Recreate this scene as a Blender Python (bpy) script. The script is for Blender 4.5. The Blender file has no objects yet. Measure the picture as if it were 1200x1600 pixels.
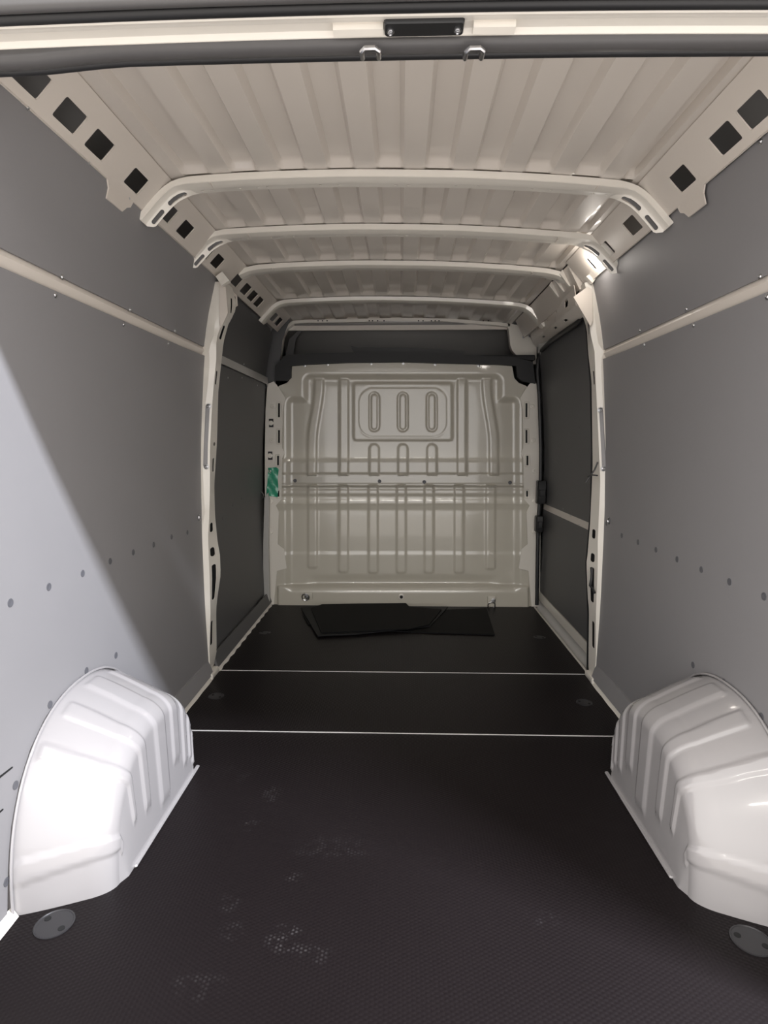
import bpy, math, random
from mathutils import Vector, Matrix
from mathutils.geometry import delaunay_2d_cdt

random.seed(4)
SC = bpy.context.scene
COL = SC.collection

# ------------------------------------------------------------------ camera
FPX = 930.0
PITCH = math.atan(108 / FPX)
YAW = math.atan(27 * math.cos(PITCH) / FPX)
EYE = Vector((0, 0, 1.12))
FW = Vector((-math.sin(YAW) * math.cos(PITCH), math.cos(YAW) * math.cos(PITCH), -math.sin(PITCH)))
RT = Vector((math.cos(YAW), math.sin(YAW), 0))
UP = RT.cross(FW)
cam_data = bpy.data.cameras.new('camera')
cam = bpy.data.objects.new('camera', cam_data)
COL.objects.link(cam)
cam.matrix_world = Matrix((
    (RT.x, UP.x, -FW.x, EYE.x), (RT.y, UP.y, -FW.y, EYE.y), (RT.z, UP.z, -FW.z, EYE.z), (0, 0, 0, 1)))
cam_data.sensor_fit = 'VERTICAL'
cam_data.sensor_height = 36
cam_data.lens = 36 * FPX / 1600
cam_data.clip_start = 0.02
SC.camera = cam

# ------------------------------------------------------------------ exposure, world, lights
SC.view_settings.view_transform = 'Standard'
SC.view_settings.look = 'None'
SC.view_settings.gamma = 1
SC.view_settings.use_curve_mapping = False
SC.view_settings.exposure = 0.0
SC.cycles.max_bounces = 10
SC.cycles.diffuse_bounces = 8

W = bpy.data.worlds.new('hall')
SC.world = W
W.use_nodes = True
wn = W.node_tree
bg = wn.nodes['Background']
bg.inputs['Color'].default_value = (1.0, 0.97, 0.95, 1)
bg.inputs['Strength'].default_value = 2.75


def area(name, loc, target, sx, sy, power, color):
    l = bpy.data.lights.new(name, 'AREA')
    l.shape = 'RECTANGLE'
    l.size = sx
    l.size_y = sy
    l.energy = power
    l.color = color
    o = bpy.data.objects.new(name, l)
    COL.objects.link(o)
    o.location = loc
    d = Vector(target) - Vector(loc)
    o.rotation_euler = d.to_track_quat('-Z', 'Y').to_euler()
    return o


# the daylight lamp of the hall above and behind the open rear doors
area('hall_lamp', (1.65, 0.45, 2.52), (1.65, 1.45, 1.60), 0.55, 0.04, 335, (0.86, 0.90, 1.0))
# the long ceiling tubes of the hall further back
area('hall_tube', (0.0, -3.2, 3.2), (0, 2.5, 1.0), 2.2, 0.08, 50, (1.0, 0.96, 0.88))


# ------------------------------------------------------------------ materials
def mat(name, color, rough=0.5, metal=0.0, coat=0.0, bump=None, var=0.0, emit=None, spec=0.5):
    m = bpy.data.materials.new(name)
    m.use_nodes = True
    nt = m.node_tree
    b = nt.nodes['Principled BSDF']
    b.inputs['Base Color'].default_value = (*color, 1)
    b.inputs['Roughness'].default_value = rough
    b.inputs['Metallic'].default_value = metal
    b.inputs['Coat Weight'].default_value = coat
    b.inputs['Coat Roughness'].default_value = 0.06
    b.inputs['Specular IOR Level'].default_value = spec
    tc = nt.nodes.new('ShaderNodeTexCoord')
    if var:
        n = nt.nodes.new('ShaderNodeTexNoise')
        n.inputs['Scale'].default_value = 6
        n.inputs['Detail'].default_value = 5
        nt.links.new(tc.outputs['Object'], n.inputs['Vector'])
        mx = nt.nodes.new('ShaderNodeMix')
        mx.data_type = 'RGBA'
        mx.inputs[6].default_value = (*[c * (1 - var) for c in color], 1)
        mx.inputs[7].default_value = (*[min(1, c * (1 + var)) for c in color], 1)
        nt.links.new(n.outputs['Fac'], mx.inputs[0])
        nt.links.new(mx.outputs[2], b.inputs['Base Color'])
    if bump:
        n = nt.nodes.new('ShaderNodeTexNoise')
        n.inputs['Scale'].default_value = bump[0]
        n.inputs['Detail'].default_value = 3
        nt.links.new(tc.outputs['Object'], n.inputs['Vector'])
        bp = nt.nodes.new('ShaderNodeBump')
        bp.inputs['Strength'].default_value = bump[1]
        bp.inputs['Distance'].default_value = bump[2]
        nt.links.new(n.outputs['Fac'], bp.inputs['Height'])
        nt.links.new(bp.outputs['Normal'], b.inputs['Normal'])
    if emit:
        b.inputs['Emission Color'].default_value = (*emit[0], 1)
        b.inputs['Emission Strength'].default_value = emit[1]
    return m


M = {}
M['paint'] = mat('cream_paint', (0.74, 0.70, 0.63), 0.32, coat=0.5, bump=(14, 0.12, 0.004), var=0.02)
M['roof'] = mat('roof_paint', (0.66, 0.605, 0.545), 0.38, coat=0.4, bump=(9, 0.10, 0.005), var=0.03)
M['rail'] = mat('roof_rail_paint', (0.68, 0.62, 0.555), 0.4, coat=0.3, var=0.02)
M['arch'] = mat('white_arch_paint', (0.335, 0.32, 0.32), 0.26, coat=0.7, bump=(8, 0.10, 0.004), var=0.015)
M['bulk'] = mat('bulkhead_paint', (0.52, 0.487, 0.412), 0.30, coat=1.0, bump=(10, 0.15, 0.004), var=0.02)
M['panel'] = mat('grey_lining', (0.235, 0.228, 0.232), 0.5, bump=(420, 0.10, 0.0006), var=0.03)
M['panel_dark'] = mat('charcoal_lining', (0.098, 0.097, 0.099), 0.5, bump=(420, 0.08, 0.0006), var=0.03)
M['rivet'] = mat('grey_rivet', (0.10, 0.10, 0.11), 0.5)
M['rubber'] = mat('dark_rubber', (0.075, 0.072, 0.072), 0.42, bump=(60, 0.2, 0.001))
M['black'] = mat('black_plastic', (0.012, 0.012, 0.013), 0.45)
M['shelf'] = mat('black_shelf', (0.018, 0.018, 0.019), 0.6)
M['headliner'] = mat('grey_headliner', (0.30, 0.29, 0.28), 0.8, bump=(200, 0.2, 0.001))
M['mat'] = mat('black_mat', (0.004, 0.004, 0.0045), 0.7, spec=0.15, bump=(300, 0.1, 0.0005))
M['matgrey'] = mat('dark_grey_mat', (0.010, 0.010, 0.011), 0.6, spec=0.2)
M['steel'] = mat('steel', (0.55, 0.55, 0.56), 0.28, metal=1.0)
M['cap'] = mat('floor_cap', (0.022, 0.021, 0.023), 0.4)
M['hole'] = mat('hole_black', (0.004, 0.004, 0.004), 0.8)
M['metal_grey'] = mat('grey_metal_paint', (0.42, 0.41, 0.39), 0.35, coat=0.3)
M['seam'] = mat('pale_seam', (0.68, 0.66, 0.64), 0.45)
M['tape'] = mat('green_tape', (0.03, 0.33, 0.19), 0.25, coat=0.6, bump=(70, 0.5, 0.003))
M['lens'] = mat('glow_lens', (0.9, 0.88, 0.85), 0.3, emit=((1.0, 0.93, 0.84), 7.0))  # glowing material added for a bright reflection in the roof rail
M['concrete'] = mat('hall_concrete', (0.55, 0.52, 0.49), 0.5, bump=(20, 0.2, 0.004), var=0.08)
M['skin'] = mat('outer_skin', (0.30, 0.29, 0.28), 0.5)


def floor_material():
    m = bpy.data.materials.new('hexagon_floor_board')
    m.use_nodes = True
    nt = m.node_tree
    N, L = nt.nodes, nt.links
    b = N['Principled BSDF']
    geo = N.new('ShaderNodeNewGeometry')
    sep = N.new('ShaderNodeSeparateXYZ')
    L.new(geo.outputs['Position'], sep.inputs[0])

    def mth(op, a, c=None):
        n = N.new('ShaderNodeMath')
        n.operation = op
        for i, v in enumerate((a, c)):
            if v is None:
                continue
            if isinstance(v, (int, float)):
                n.inputs[i].default_value = v
            else:
                L.new(v, n.inputs[i])
        return n.outputs[0]
    k = 2 * math.pi / 0.0095
    tot = None
    for ang in (0, 60, 120):
        c, s = math.cos(math.radians(ang)) * k, math.sin(math.radians(ang)) * k
        d = mth('ADD', mth('MULTIPLY', sep.outputs[0], c), mth('MULTIPLY', sep.outputs[1], s))
        w = mth('COSINE', d)
        tot = w if tot is None else mth('ADD', tot, w)
    bp = N.new('ShaderNodeBump')
    bp.inputs['Strength'].default_value = 0.22
    bp.inputs['Distance'].default_value = 0.0008
    L.new(tot, bp.inputs['Height'])
    L.new(bp.outputs['Normal'], b.inputs['Normal'])
    # dusty smudges that lie on the board
    nz = N.new('ShaderNodeTexNoise')
    nz.inputs['Scale'].default_value = 38
    nz.inputs['Detail'].default_value = 6
    L.new(geo.outputs['Position'], nz.inputs['Vector'])
    dust = None
    for (cx, cy, rx, ry, amt) in SMUDGES:
        dx = mth('DIVIDE', mth('SUBTRACT', sep.outputs[0], cx), rx)
        dy = mth('DIVIDE', mth('SUBTRACT', sep.outputs[1], cy), ry)
        r2 = mth('ADD', mth('MULTIPLY', dx, dx), mth('MULTIPLY', dy, dy))
        v = mth('MULTIPLY', mth('MAXIMUM', mth('SUBTRACT', 1.0, r2), 0.0), amt)
        dust = v if dust is None else mth('ADD', dust, v)
    n2 = mth('MULTIPLY', mth('MAXIMUM', mth('SUBTRACT', nz.outputs['Fac'], 0.47), 0.0), 5.0)
    top = mth('MULTIPLY', mth('MAXIMUM', mth('ADD', tot, 0.6), 0.0), 0.5)
    dust = mth('MINIMUM', mth('MULTIPLY', mth('MULTIPLY', dust, n2), top), 1.0)
    n3 = N.new('ShaderNodeTexNoise')
    n3.inputs['Scale'].default_value = 2.2
    n3.inputs['Detail'].default_value = 4
    L.new(geo.outputs['Position'], n3.inputs['Vector'])
    mx0 = N.new('ShaderNodeMix')
    mx0.data_type = 'RGBA'
    mx0.inputs[6].default_value = (0.0068, 0.0050, 0.0053, 1)
    mx0.inputs[7].default_value = (0.0100, 0.0076, 0.0082, 1)
    L.new(n3.outputs['Fac'], mx0.inputs[0])
    mx = N.new('ShaderNodeMix')
    mx.data_type = 'RGBA'
    L.new(dust, mx.inputs[0])
    L.new(mx0.outputs[2], mx.inputs[6])
    mx.inputs[7].default_value = (0.06, 0.055, 0.055, 1)
    L.new(mx.outputs[2], b.inputs['Base Color'])
    b.inputs['Roughness'].default_value = 0.45
    b.inputs['Specular IOR Level'].default_value = 0.13
    return m


# ------------------------------------------------------------------ helpers: points of the photograph on real surfaces
def ray(px, py):
    return FW + RT * ((px - 600) / FPX) + UP * ((800 - py) / FPX)


def at_y(px, py, y):
    d = ray(px, py)
    return EYE + d * (y / d.y)


def at_z(px, py, z=0.0):
    d = ray(px, py)
    return EYE + d * ((z - EYE.z) / d.z)


WALL_PROFILE = [(-0.2, 0.915), (0.0, 0.922), (0.4, 0.930), (0.75, 0.930), (1.1, 0.922), (1.5, 0.893), (1.70, 0.860), (1.83, 0.822), (2.1, 0.76)]


def lerp_table(tab, t):
    if t <= tab[0][0]:
        return tab[0][1]
    for (a, va), (b, vb) in zip(tab, tab[1:]):
        if t <= b:
            k = (t - a) / (b - a)
            return va + (vb - va) * k
    return tab[-1][1]


def smooth_table(tab, t, w=0.08):
    return (lerp_table(tab, t - w) + 2 * lerp_table(tab, t) + lerp_table(tab, t + w)) / 4


def wall_x(z):
    return smooth_table(WALL_PROFILE, z)


def on_wall(px, py, off=0.0):
    s = -1 if px < 627 else 1
    x = 0.92
    d = ray(px, py)
    for _ in range(12):
        t = s * x / d.x
        p = EYE + d * t
        x = wall_x(p.z) - off
    return p


SMUDGES = []
for (px, py, rx, ry, amt) in [(446, 1466, 0.055, 0.045, 1.0), (425, 1240, 0.035, 0.05, 0.6), (390, 1288, 0.035, 0.035, 0.7),
                              (350, 1205, 0.10, 0.05, 0.25), (360, 1408, 0.03, 0.04, 0.5), (520, 1325, 0.13, 0.06, 0.3),
                              (490, 1490, 0.05, 0.03, 0.55), (365, 1450, 0.04, 0.04, 0.4), (310, 1540, 0.07, 0.04, 0.3),
                              (850, 1435, 0.05, 0.03, 0.3), (380, 1215, 0.03, 0.04, 0.4), (460, 1370, 0.03, 0.02, 0.5)]:
    p = at_z(px, py)
    SMUDGES.append((p.x, p.y, rx, ry, amt))
M['floor'] = floor_material()


# ------------------------------------------------------------------ helpers: meshes and tagging
def tag(o, label=None, cat=None, group=None, kind=None):
    if label:
        o['label'] = label
    if cat:
        o['category'] = cat
    if group:
        o['group'] = group
    if kind:
        o['kind'] = kind
    return o


def empty(name, loc, label, cat, group=None):
    o = bpy.data.objects.new(name, None)
    o.empty_display_size = 0.05
    COL.objects.link(o)
    o.location = loc
    WORLD[o.name] = Vector(loc)
    return tag(o, label, cat, group)


WORLD = {}


def mesh(name, verts, faces, material, parent=None, smooth=True, origin=None, sharp=35):
    """link one mesh object; verts are in world space"""
    vs = [Vector(v) for v in verts]
    if origin is None:
        if parent is None:
            lo = Vector((min(v.x for v in vs), min(v.y for v in vs), min(v.z for v in vs)))
            hi = Vector((max(v.x for v in vs), max(v.y for v in vs), max(v.z for v in vs)))
            origin = Vector(((lo.x + hi.x) / 2, (lo.y + hi.y) / 2, lo.z))
        else:
            origin = WORLD[parent.name]
    origin = Vector(origin)
    me = bpy.data.meshes.new(name)
    me.from_pydata([v - origin for v in vs], [], faces)
    me.validate()
    me.update()
    if smooth:
        me.polygons.foreach_set('use_smooth', [True] * len(me.polygons))
        me.set_sharp_from_angle(angle=math.radians(sharp))
    me.materials.append(material)
    o = bpy.data.objects.new(name, me)
    COL.objects.link(o)
    if parent:
        o.parent = parent
        o.location = origin - WORLD[parent.name]
    else:
        o.location = origin
    WORLD[o.name] = origin
    return o


class MB:
    def __init__(s):
        s.v, s.f = [], []

    def add(s, vs, fs):
        n = len(s.v)
        s.v += [Vector(v) for v in vs]
        s.f += [tuple(i + n for i in f) for f in fs]
        return s

    def box(s, x0, x1, y0, y1, z0, z1, bev=0.0):
        x0, x1 = sorted((x0, x1))
        y0, y1 = sorted((y0, y1))
        z0, z1 = sorted((z0, z1))
        b = min(bev, (x1 - x0) / 2.01, (y1 - y0) / 2.01, (z1 - z0) / 2.01)
        if b <= 0:
            vs = [(x, y, z) for z in (z0, z1) for y in (y0, y1) for x in (x0, x1)]
            return s.add(vs, [(0, 2, 3, 1), (4, 5, 7, 6), (0, 1, 5, 4), (2, 6, 7, 3), (0, 4, 6, 2), (1, 3, 7, 5)])

        def ring(ix, iy, z):
            a, c, d, e = x0 + ix, x1 - ix, y0 + iy, y1 - iy
            return [(a + b, d, z), (c - b, d, z), (c, d + b, z), (c, e - b, z), (c - b, e, z), (a + b, e, z), (a, e - b, z), (a, d + b, z)]
        rs = [ring(b * .6, b * .6, z0), ring(0, 0, z0 + b), ring(0, 0, z1 - b), ring(b * .6, b * .6, z1)]
        vs = [p for r in rs for p in r]
        fs = [tuple(range(7, -1, -1)), tuple(range(24, 32))]
        for k in range(3):
            for i in range(8):
                j = (i + 1) % 8
                fs.append((k * 8 + i, k * 8 + j, k * 8 + 8 + j, k * 8 + 8 + i))
        return s.add(vs, fs)

    def tube(s, pts, r, n=8, closed=False):
        pts = [Vector(p) for p in pts]
        m = len(pts)
        vs, fs = [], []
        ref = Vector((0.13, 0.27, 0.95)).normalized()
        prev = None
        for i, p in enumerate(pts):
            if closed:
                t = pts[(i + 1) % m] - pts[i - 1]
            else:
                t = pts[min(i + 1, m - 1)] - pts[max(i - 1, 0)]
            t.normalize()
            if prev is None:
                a = t.cross(ref)
                if a.length < .1:
                    a = t.cross(Vector((1, 0, 0)))
            else:
                a = prev - t * prev.dot(t)
            a.normalize()
            prev = a
            b = t.cross(a)
            rr = r[i] if isinstance(r, (list, tuple)) else r
            for k in range(n):
                q = 2 * math.pi * k / n
                vs.append(p + a * (math.cos(q) * rr) + b * (math.sin(q) * rr))
        for i in range(m if closed else m - 1):
            for k in range(n):
                j = (i + 1) % m
                fs.append((i * n + k, i * n + (k + 1) % n, j * n + (k + 1) % n, j * n + k))
        if not closed:
            fs += [tuple(range(n - 1, -1, -1)), tuple((m - 1) * n + k for k in range(n))]
        return s.add(vs, fs)

    def lathe(s, prof, n, mtx):
        vs, fs = [], []
        for (r, h) in prof:
            for k in range(n):
                q = 2 * math.pi * k / n
                vs.append(mtx @ Vector((r * math.cos(q), r * math.sin(q), h)))
        for i in range(len(prof) - 1):
            for k in range(n):
                fs.append((i * n + k, i * n + (k + 1) % n, (i + 1) * n + (k + 1) % n, (i + 1) * n + k))
        fs += [tuple(range(n - 1, -1, -1)), tuple((len(prof) - 1) * n + k for k in range(n))]
        return s.add(vs, fs)

    def prism(s, poly, mapf, w0, w1):
        """poly of (u,v) extruded from w0 to w1 through mapf(u,v,w)"""
        n = len(poly)
        vs = [mapf(u, v, w0) for u, v in poly] + [mapf(u, v, w1) for u, v in poly]
        fs = [tuple(range(n - 1, -1, -1)), tuple(range(n, 2 * n))]
        for i in range(n):
            j = (i + 1) % n
            fs.append((i, j, n + j, n + i))
        return s.add(vs, fs)

    def build(s, name, material, parent=None, smooth=True, **k):
        return mesh(name, s.v, s.f, material, parent, smooth, **k)


def inside(p, poly):
    x, y = p
    c = False
    j = len(poly) - 1
    for i in range(len(poly)):
        xi, yi = poly[i]
        xj, yj = poly[j]
        if (yi > y) != (yj > y) and x < (xj - xi) * (y - yi) / (yj - yi) + xi:
            c = not c
        j = i
    return c


def subdiv(poly, mx, closed=True):
    out = []
    n = len(poly)
    for i in range(n if closed else n - 1):
        a, b = poly[i], poly[(i + 1) % n]
        k = max(1, int(math.ceil(math.hypot(b[0] - a[0], b[1] - a[1]) / mx)))
        for q in range(k):
            out.append((a[0] + (b[0] - a[0]) * q / k, a[1] + (b[1] - a[1]) * q / k))
    if not closed:
        out.append(poly[-1])
    return out


def rrect(x0, x1, y0, y1, r, n=4):
    r = min(r, (x1 - x0) / 2 * .999, (y1 - y0) / 2 * .999)
    out = []
    for cx, cy, a0 in ((x1 - r, y1 - r, 0), (x0 + r, y1 - r, 90), (x0 + r, y0 + r, 180), (x1 - r, y0 + r, 270)):
        for k in range(n + 1):
            a = math.radians(a0 + 90 * k / n)
            out.append((cx + r * math.cos(a), cy + r * math.sin(a)))
    return out


def plate(outline, holes, thick, mapf, step, lines=()):
    """a sheet with real holes: triangulated in (u,v), mapped to 3D by mapf(u,v,w)"""
    outline = subdiv(outline, step)
    holes = [subdiv(h, step) for h in holes]
    vs, es = [], []

    def chain(pts, closed=True):
        n = len(vs)
        vs.extend(Vector(p) for p in pts)
        m = len(pts)
        for i in range(m if closed else m - 1):
            es.append((n + i, n + (i + 1) % m))
    chain(outline)
    for h in holes:
        chain(h)
    for l in lines:
        chain(subdiv(l, step, False), False)
    us = [p[0] for p in outline]
    vv = [p[1] for p in outline]
    u = min(us) + step * .5
    while u < max(us):
        v = min(vv) + step * .5
        while v < max(vv):
            vs.append(Vector((u, v)))
            v += step
        u += step
    r = delaunay_2d_cdt(vs, es, [], 0, 1e-7)
    P, T = r[0], r[2]
    keep = []
    for t in T:
        c = (sum(P[i].x for i in t) / len(t), sum(P[i].y for i in t) / len(t))
        if inside(c, outline) and not any(inside(c, h) for h in holes):
            keep.append(tuple(t))
    used = sorted({i for t in keep for i in t})
    idx = {i: k for k, i in enumerate(used)}
    n = len(used)
    V = [mapf(P[i].x, P[i].y, 0.0) for i in used] + [mapf(P[i].x, P[i].y, -thick) for i in used]
    Fs = [tuple(idx[i] for i in t) for t in keep]
    cnt = {}
    for t in Fs:
        for a, b in zip(t, t[1:] + t[:1]):
            cnt[(a, b)] = 1
    back = [tuple(n + i for i in reversed(t)) for t in Fs]
    rim = [(b, a, n + a, n + b) for (a, b) in cnt if (b, a) not in cnt]
    return V, Fs + back + rim


def plate_obj(name, outline, holes, thick, mapf, step, material, parent=None, lines=(), **k):
    v, f = plate(outline, holes, thick, mapf, step, lines)
    return mesh(name, v, f, material, parent, **k)


def struct(o):
    return tag(o, kind='structure')


# shared screw and rivet meshes, local axis +Z = out of the surface
def shared_mesh(name, prof, n, material, extra=None):
    b = MB().lathe(prof, n, Matrix.Identity(4))
    if extra:
        extra(b)
    me = bpy.data.meshes.new(name)
    me.from_pydata(b.v, [], b.f)
    me.polygons.foreach_set('use_smooth', [True] * len(me.polygons))
    me.set_sharp_from_angle(angle=math.radians(40))
    me.materials.append(material)
    return me


SCREW = shared_mesh('screw', [(0.0085, 0), (0.0085, 0.0012), (0.0065, 0.0015), (0.006, 0.0035), (0.0042, 0.0048), (0.002, 0.005), (0.0018, 0.0036)], 14, M['steel'])
RIVET = shared_mesh('rivet', [(0.0105, 0), (0.0105, 0.0010), (0.0085, 0.0016), (0.006, 0.0008), (0.003, 0.0006)], 16, M['rivet'])
BOLT = shared_mesh('bolt', [(0.013, 0), (0.013, 0.002), (0.009, 0.0025), (0.0085, 0.007), (0.006, 0.0085), (0.003, 0.006)], 12, M['steel'])
RING_BOLT = shared_mesh('ring_bolt', [(0.011, 0), (0.011, 0.003), (0.008, 0.004), (0.0075, 0.0015), (0.004, 0.0015), (0.0035, 0.006), (0.001, 0.0065)], 12, M['paint'])


def put(name, me, loc, normal, parent, scale=1.0, label=None):
    o = bpy.data.objects.new(name, me)
    COL.objects.link(o)
    o.rotation_mode = 'QUATERNION'
    o.rotation_quaternion = Vector(normal).to_track_quat('Z', 'Y')
    o.scale = (scale,) * 3
    o.location = Vector(loc) - (WORLD[parent.name] if parent else Vector())
    if parent:
        o.parent = parent
    if label:
        o['label'] = label
    return o


Y_REAR, Y_PILLAR, Y_BULK = 1.05, 2.72, 4.04
YFR = 4.02

# ================================================================== SETTING
g = MB().box(-6, 6, -6, 8, -0.64, -0.60)
struct(g.build('floor_hall', M['concrete'], smooth=False))
# steel floor pan below the boards
g = MB().box(-1.0, 1.0, 1.0, 4.9, -0.05, -0.018)
struct(g.build('floor_pan', M['skin'], smooth=False))


def wall_sheet(side, off, thick, y0, y1, z0, z1):
    vs, fs = [], []
    zs = [z0 + (z1 - z0) * i / 24 for i in range(25)]
    for w in (off, off + thick):
        for y in (y0, y1):
            for z in zs:
                vs.append((side * (wall_x(z) + w), y, z))
    n = 25
    for a in range(n - 1):
        fs.append((a, a + 1, n + a + 1, n + a))
        fs.append((2 * n + a, 3 * n + a, 3 * n + a + 1, 2 * n + a + 1))
        fs.append((a, 2 * n + a, 2 * n + a + 1, a + 1))
        fs.append((n + a, n + a + 1, 3 * n + a + 1, 3 * n + a))
    fs.append((0, n, 3 * n, 2 * n))
    fs.append((n - 1, 3 * n - 1, 4 * n - 1, 2 * n - 1))
    return vs, fs


for side, nm in ((-1, 'wall_left'), (1, 'wall_right')):
    v, f = wall_sheet(side, 0.09, 0.02, 1.0, 4.9, -0.05, 2.1)
    struct(mesh(nm, v, f, M['skin']))
struct(MB().box(-1.05, 1.05, 4.88, 4.92, -0.05, 2.15).build('wall_front', M['skin'], smooth=False))


# corrugated roof skin
def lean(x):
    return -0.016 * x / 0.78


def roof_base(x):
    a = abs(x)
    return 1.960 - 0.030 * (a / 0.72) ** 2 + lean(x)


PERIOD, CHW = 0.150, 0.074
ROOF_Y = []                       # y of each bow's front edge
for py, zz in ((266, 1.955), (351, 1.955), (408, 1.955), (464, 1.955), (499, 1.945)):
    ROOF_Y.append(at_y(625, py, 1).y * 0 + (lambda d: d.y * ((zz - EYE.z) / d.z))(ray(625, py)))


def smooth01(t):
    t = max(0.0, min(1.0, t))
    return t * t * (3 - 2 * t)


def roof_channel(x, y):
    u = (x + PERIOD * 0.75) % PERIOD       # channels centred on the photographed trays
    e = 0.011
    c = PERIOD / 2
    d = CHW / 2 - abs(u - c)
    k = smooth01(d / e + 0.5)
    if abs(x) > 0.70:
        k = 0
    for i, yb in enumerate(ROOF_Y):
        if i == 4:
            continue
        if y < yb:
            k *= smooth01((yb - 0.005 - y) / 0.03)
            break
    else:
        k *= 0.4
    prev = [1.14] + [b + 0.09 for b in ROOF_Y]
    for b in prev:
        if 0 <= y - b < 0.05:
            k *= smooth01((y - b) / 0.04)
    return 0.022 * k


xs = []
x = -0.7375
while x <= 0.7376:
    xs.append(x)
    x += 0.00625
ys = [1.0, 1.10, 1.14, 1.16, 1.18]
for i, yb in enumerate(ROOF_Y):
    y0 = ys[-1]
    for k in range(1, 9):
        ys.append(y0 + (yb - 0.045 - y0) * k / 8)
    ys += [yb - 0.035, yb - 0.025, yb - 0.015, yb - 0.006, yb, yb + 0.05, yb + 0.09, yb + 0.10, yb + 0.115, yb + 0.13]
ys += [4.9]
vs = [(x, y, roof_base(x) + roof_channel(x, y)) for y in ys for x in xs]
nx = len(xs)
fs = [(j * nx + i, (j + 1) * nx + i, (j + 1) * nx + i + 1, j * nx + i + 1) for j in range(len(ys) - 1) for i in range(nx - 1)]
# closed upper side
n0 = len(vs)
vs += [(x, y, 2.06) for y in (ys[0], ys[-1]) for x in (xs[0], xs[-1])]
fs.append((n0, n0 + 1, n0 + 3, n0 + 2))
struct(mesh('ceiling', vs, fs, M['roof'], sharp=50))
g = MB().box(-1.0, 1.0, 1.0, 4.9, 2.06, 2.08)
struct(g.build('ceiling_outer_skin', M['skin'], smooth=False))

# ================================================================== REAR HEADER
hx = 0.98
head = empty('rear_door_header', (0, 1.06, 1.80), 'cream painted metal lintel across the top of the rear door opening', 'door header')
prof = [(1.030, 1.803), (1.036, 1.797), (1.052, 1.800), (1.058, 1.806), (1.080, 1.806), (1.088, 1.800), (1.10, 1.80), (1.10, 1.90), (1.02, 1.93), (0.99, 1.90), (1.0, 1.84)]


def loft(prof, x0, x1, n, bend=lambda x: 0.0):
    vs, fs = [], []
    m = len(prof)
    for i in range(n + 1):
        x = x0 + (x1 - x0) * i / n
        for (y, z) in prof:
            vs.append((x, y, z + bend(x)))
    for i in range(n):
        for k in range(m):
            fs.append((i * m + k, i * m + (k + 1) % m, (i + 1) * m + (k + 1) % m, (i + 1) * m + k))
    fs += [tuple(range(m - 1, -1, -1)), tuple(n * m + k for k in range(m))]
    return vs, fs


bendh = lambda x: -0.006 * (x / 0.6) ** 2
v, f = loft(prof, -hx, hx, 24, bendh)
mesh('lintel', v, f, M['paint'], head)
for xa, xb in ((-0.115, -0.032), (0.116, 0.185)):
    g = MB()
    v, f = loft([(1.060, 1.806), (1.063, 1.796), (1.078, 1.794), (1.084, 1.800), (1.084, 1.808)], xa, xb, 2, bendh)
    g.add(v, f)
    g.build('pressed_step', M['paint'], head)
pl = MB().box(-0.030, 0.100, 1.044, 1.078, 1.792, 1.806, 0.003).build('latch_plate', M['black'], head)
pl['label'] = 'black latch plate with two bolts'
for bx in (-0.020, 0.090):
    put('bolt', BOLT, (bx, 1.064, 1.792), (0, 0, -1), head, 0.5)
# hanging striker hooks
for k, px in enumerate((579, 740)):
    c = at_z(px, 72, 1.795)
    st = empty('door_striker', (c.x, c.y, 1.795), 'U-shaped steel door striker hanging from the rear header, the %s-hand one' % ('left' if k == 0 else 'right'), 'door striker', None)
    r = 0.0140
    pts = [(c.x - r, c.y + 0.012, 1.800), (c.x - r, c.y + 0.004, 1.778), (c.x - r, c.y - 0.018, 1.776), (c.x - r * .6, c.y - 0.024, 1.777),
           (c.x + r * .6, c.y - 0.024, 1.777), (c.x + r, c.y - 0.018, 1.776), (c.x + r, c.y + 0.004, 1.778), (c.x + r, c.y + 0.012, 1.800)]
    MB().tube(pts, 0.0042, 8).build('steel_loop', M['steel'], st)
    MB().box(c.x - 0.026, c.x + 0.026, c.y + 0.004, c.y + 0.022, 1.795, 1.800, 0.002).build('mounting_plate', M['metal_grey'], st)
# inner rubber seal, drooping a little to the corners
def seal_prof(y0, y1, z, d):
    c = (y0 + y1) / 2
    r = (y1 - y0) / 2
    return [(y0, z + 0.012)] + [(c - r * math.cos(a), z - d * math.sin(a)) for a in [math.pi * k / 8 for k in range(9)]] + [(y1, z + 0.012)]


sealb = lambda x: -0.004 * (x / 0.6) ** 2 - (0.010 * smooth01((-x - 0.48) / 0.2))
v, f = loft(seal_prof(1.090, 1.128, 1.800, 0.012), -hx, hx, 40, sealb)
so = mesh('rear_door_seal', v, f, M['rubber'])
tag(so, 'dark grey rubber seal running below the cream lintel of the rear door opening', 'door seal')
v, f = loft(seal_prof(1.126, 1.146, 1.801, 0.009), -hx, hx, 40, sealb)
mesh('seal_lip', v, f, M['black'], so)
v, f = loft(seal_prof(1.012, 1.033, 1.802, 0.008), -hx, hx, 24, bendh)
so = mesh('outer_door_seal', v, f, M['black'])
tag(so, 'outer black rubber seal above the cream lintel at the top edge', 'door seal')
v, f = loft(seal_prof(0.990, 1.010, 1.804, 0.008), -hx, hx, 24, bendh)
mesh('seal_lip', v, f, M['rubber'], so)
# rear corner posts of the body, just outside the picture, which shade the walls
for s, nm in ((-1, 'left'), (1, 'right')):
    po = MB().box(s * 0.90, s * 1.04, 1.0, 1.12, -0.05, 1.95, 0.01).build('trim_rear_' + nm, M['paint'])
    struct(po)

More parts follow.
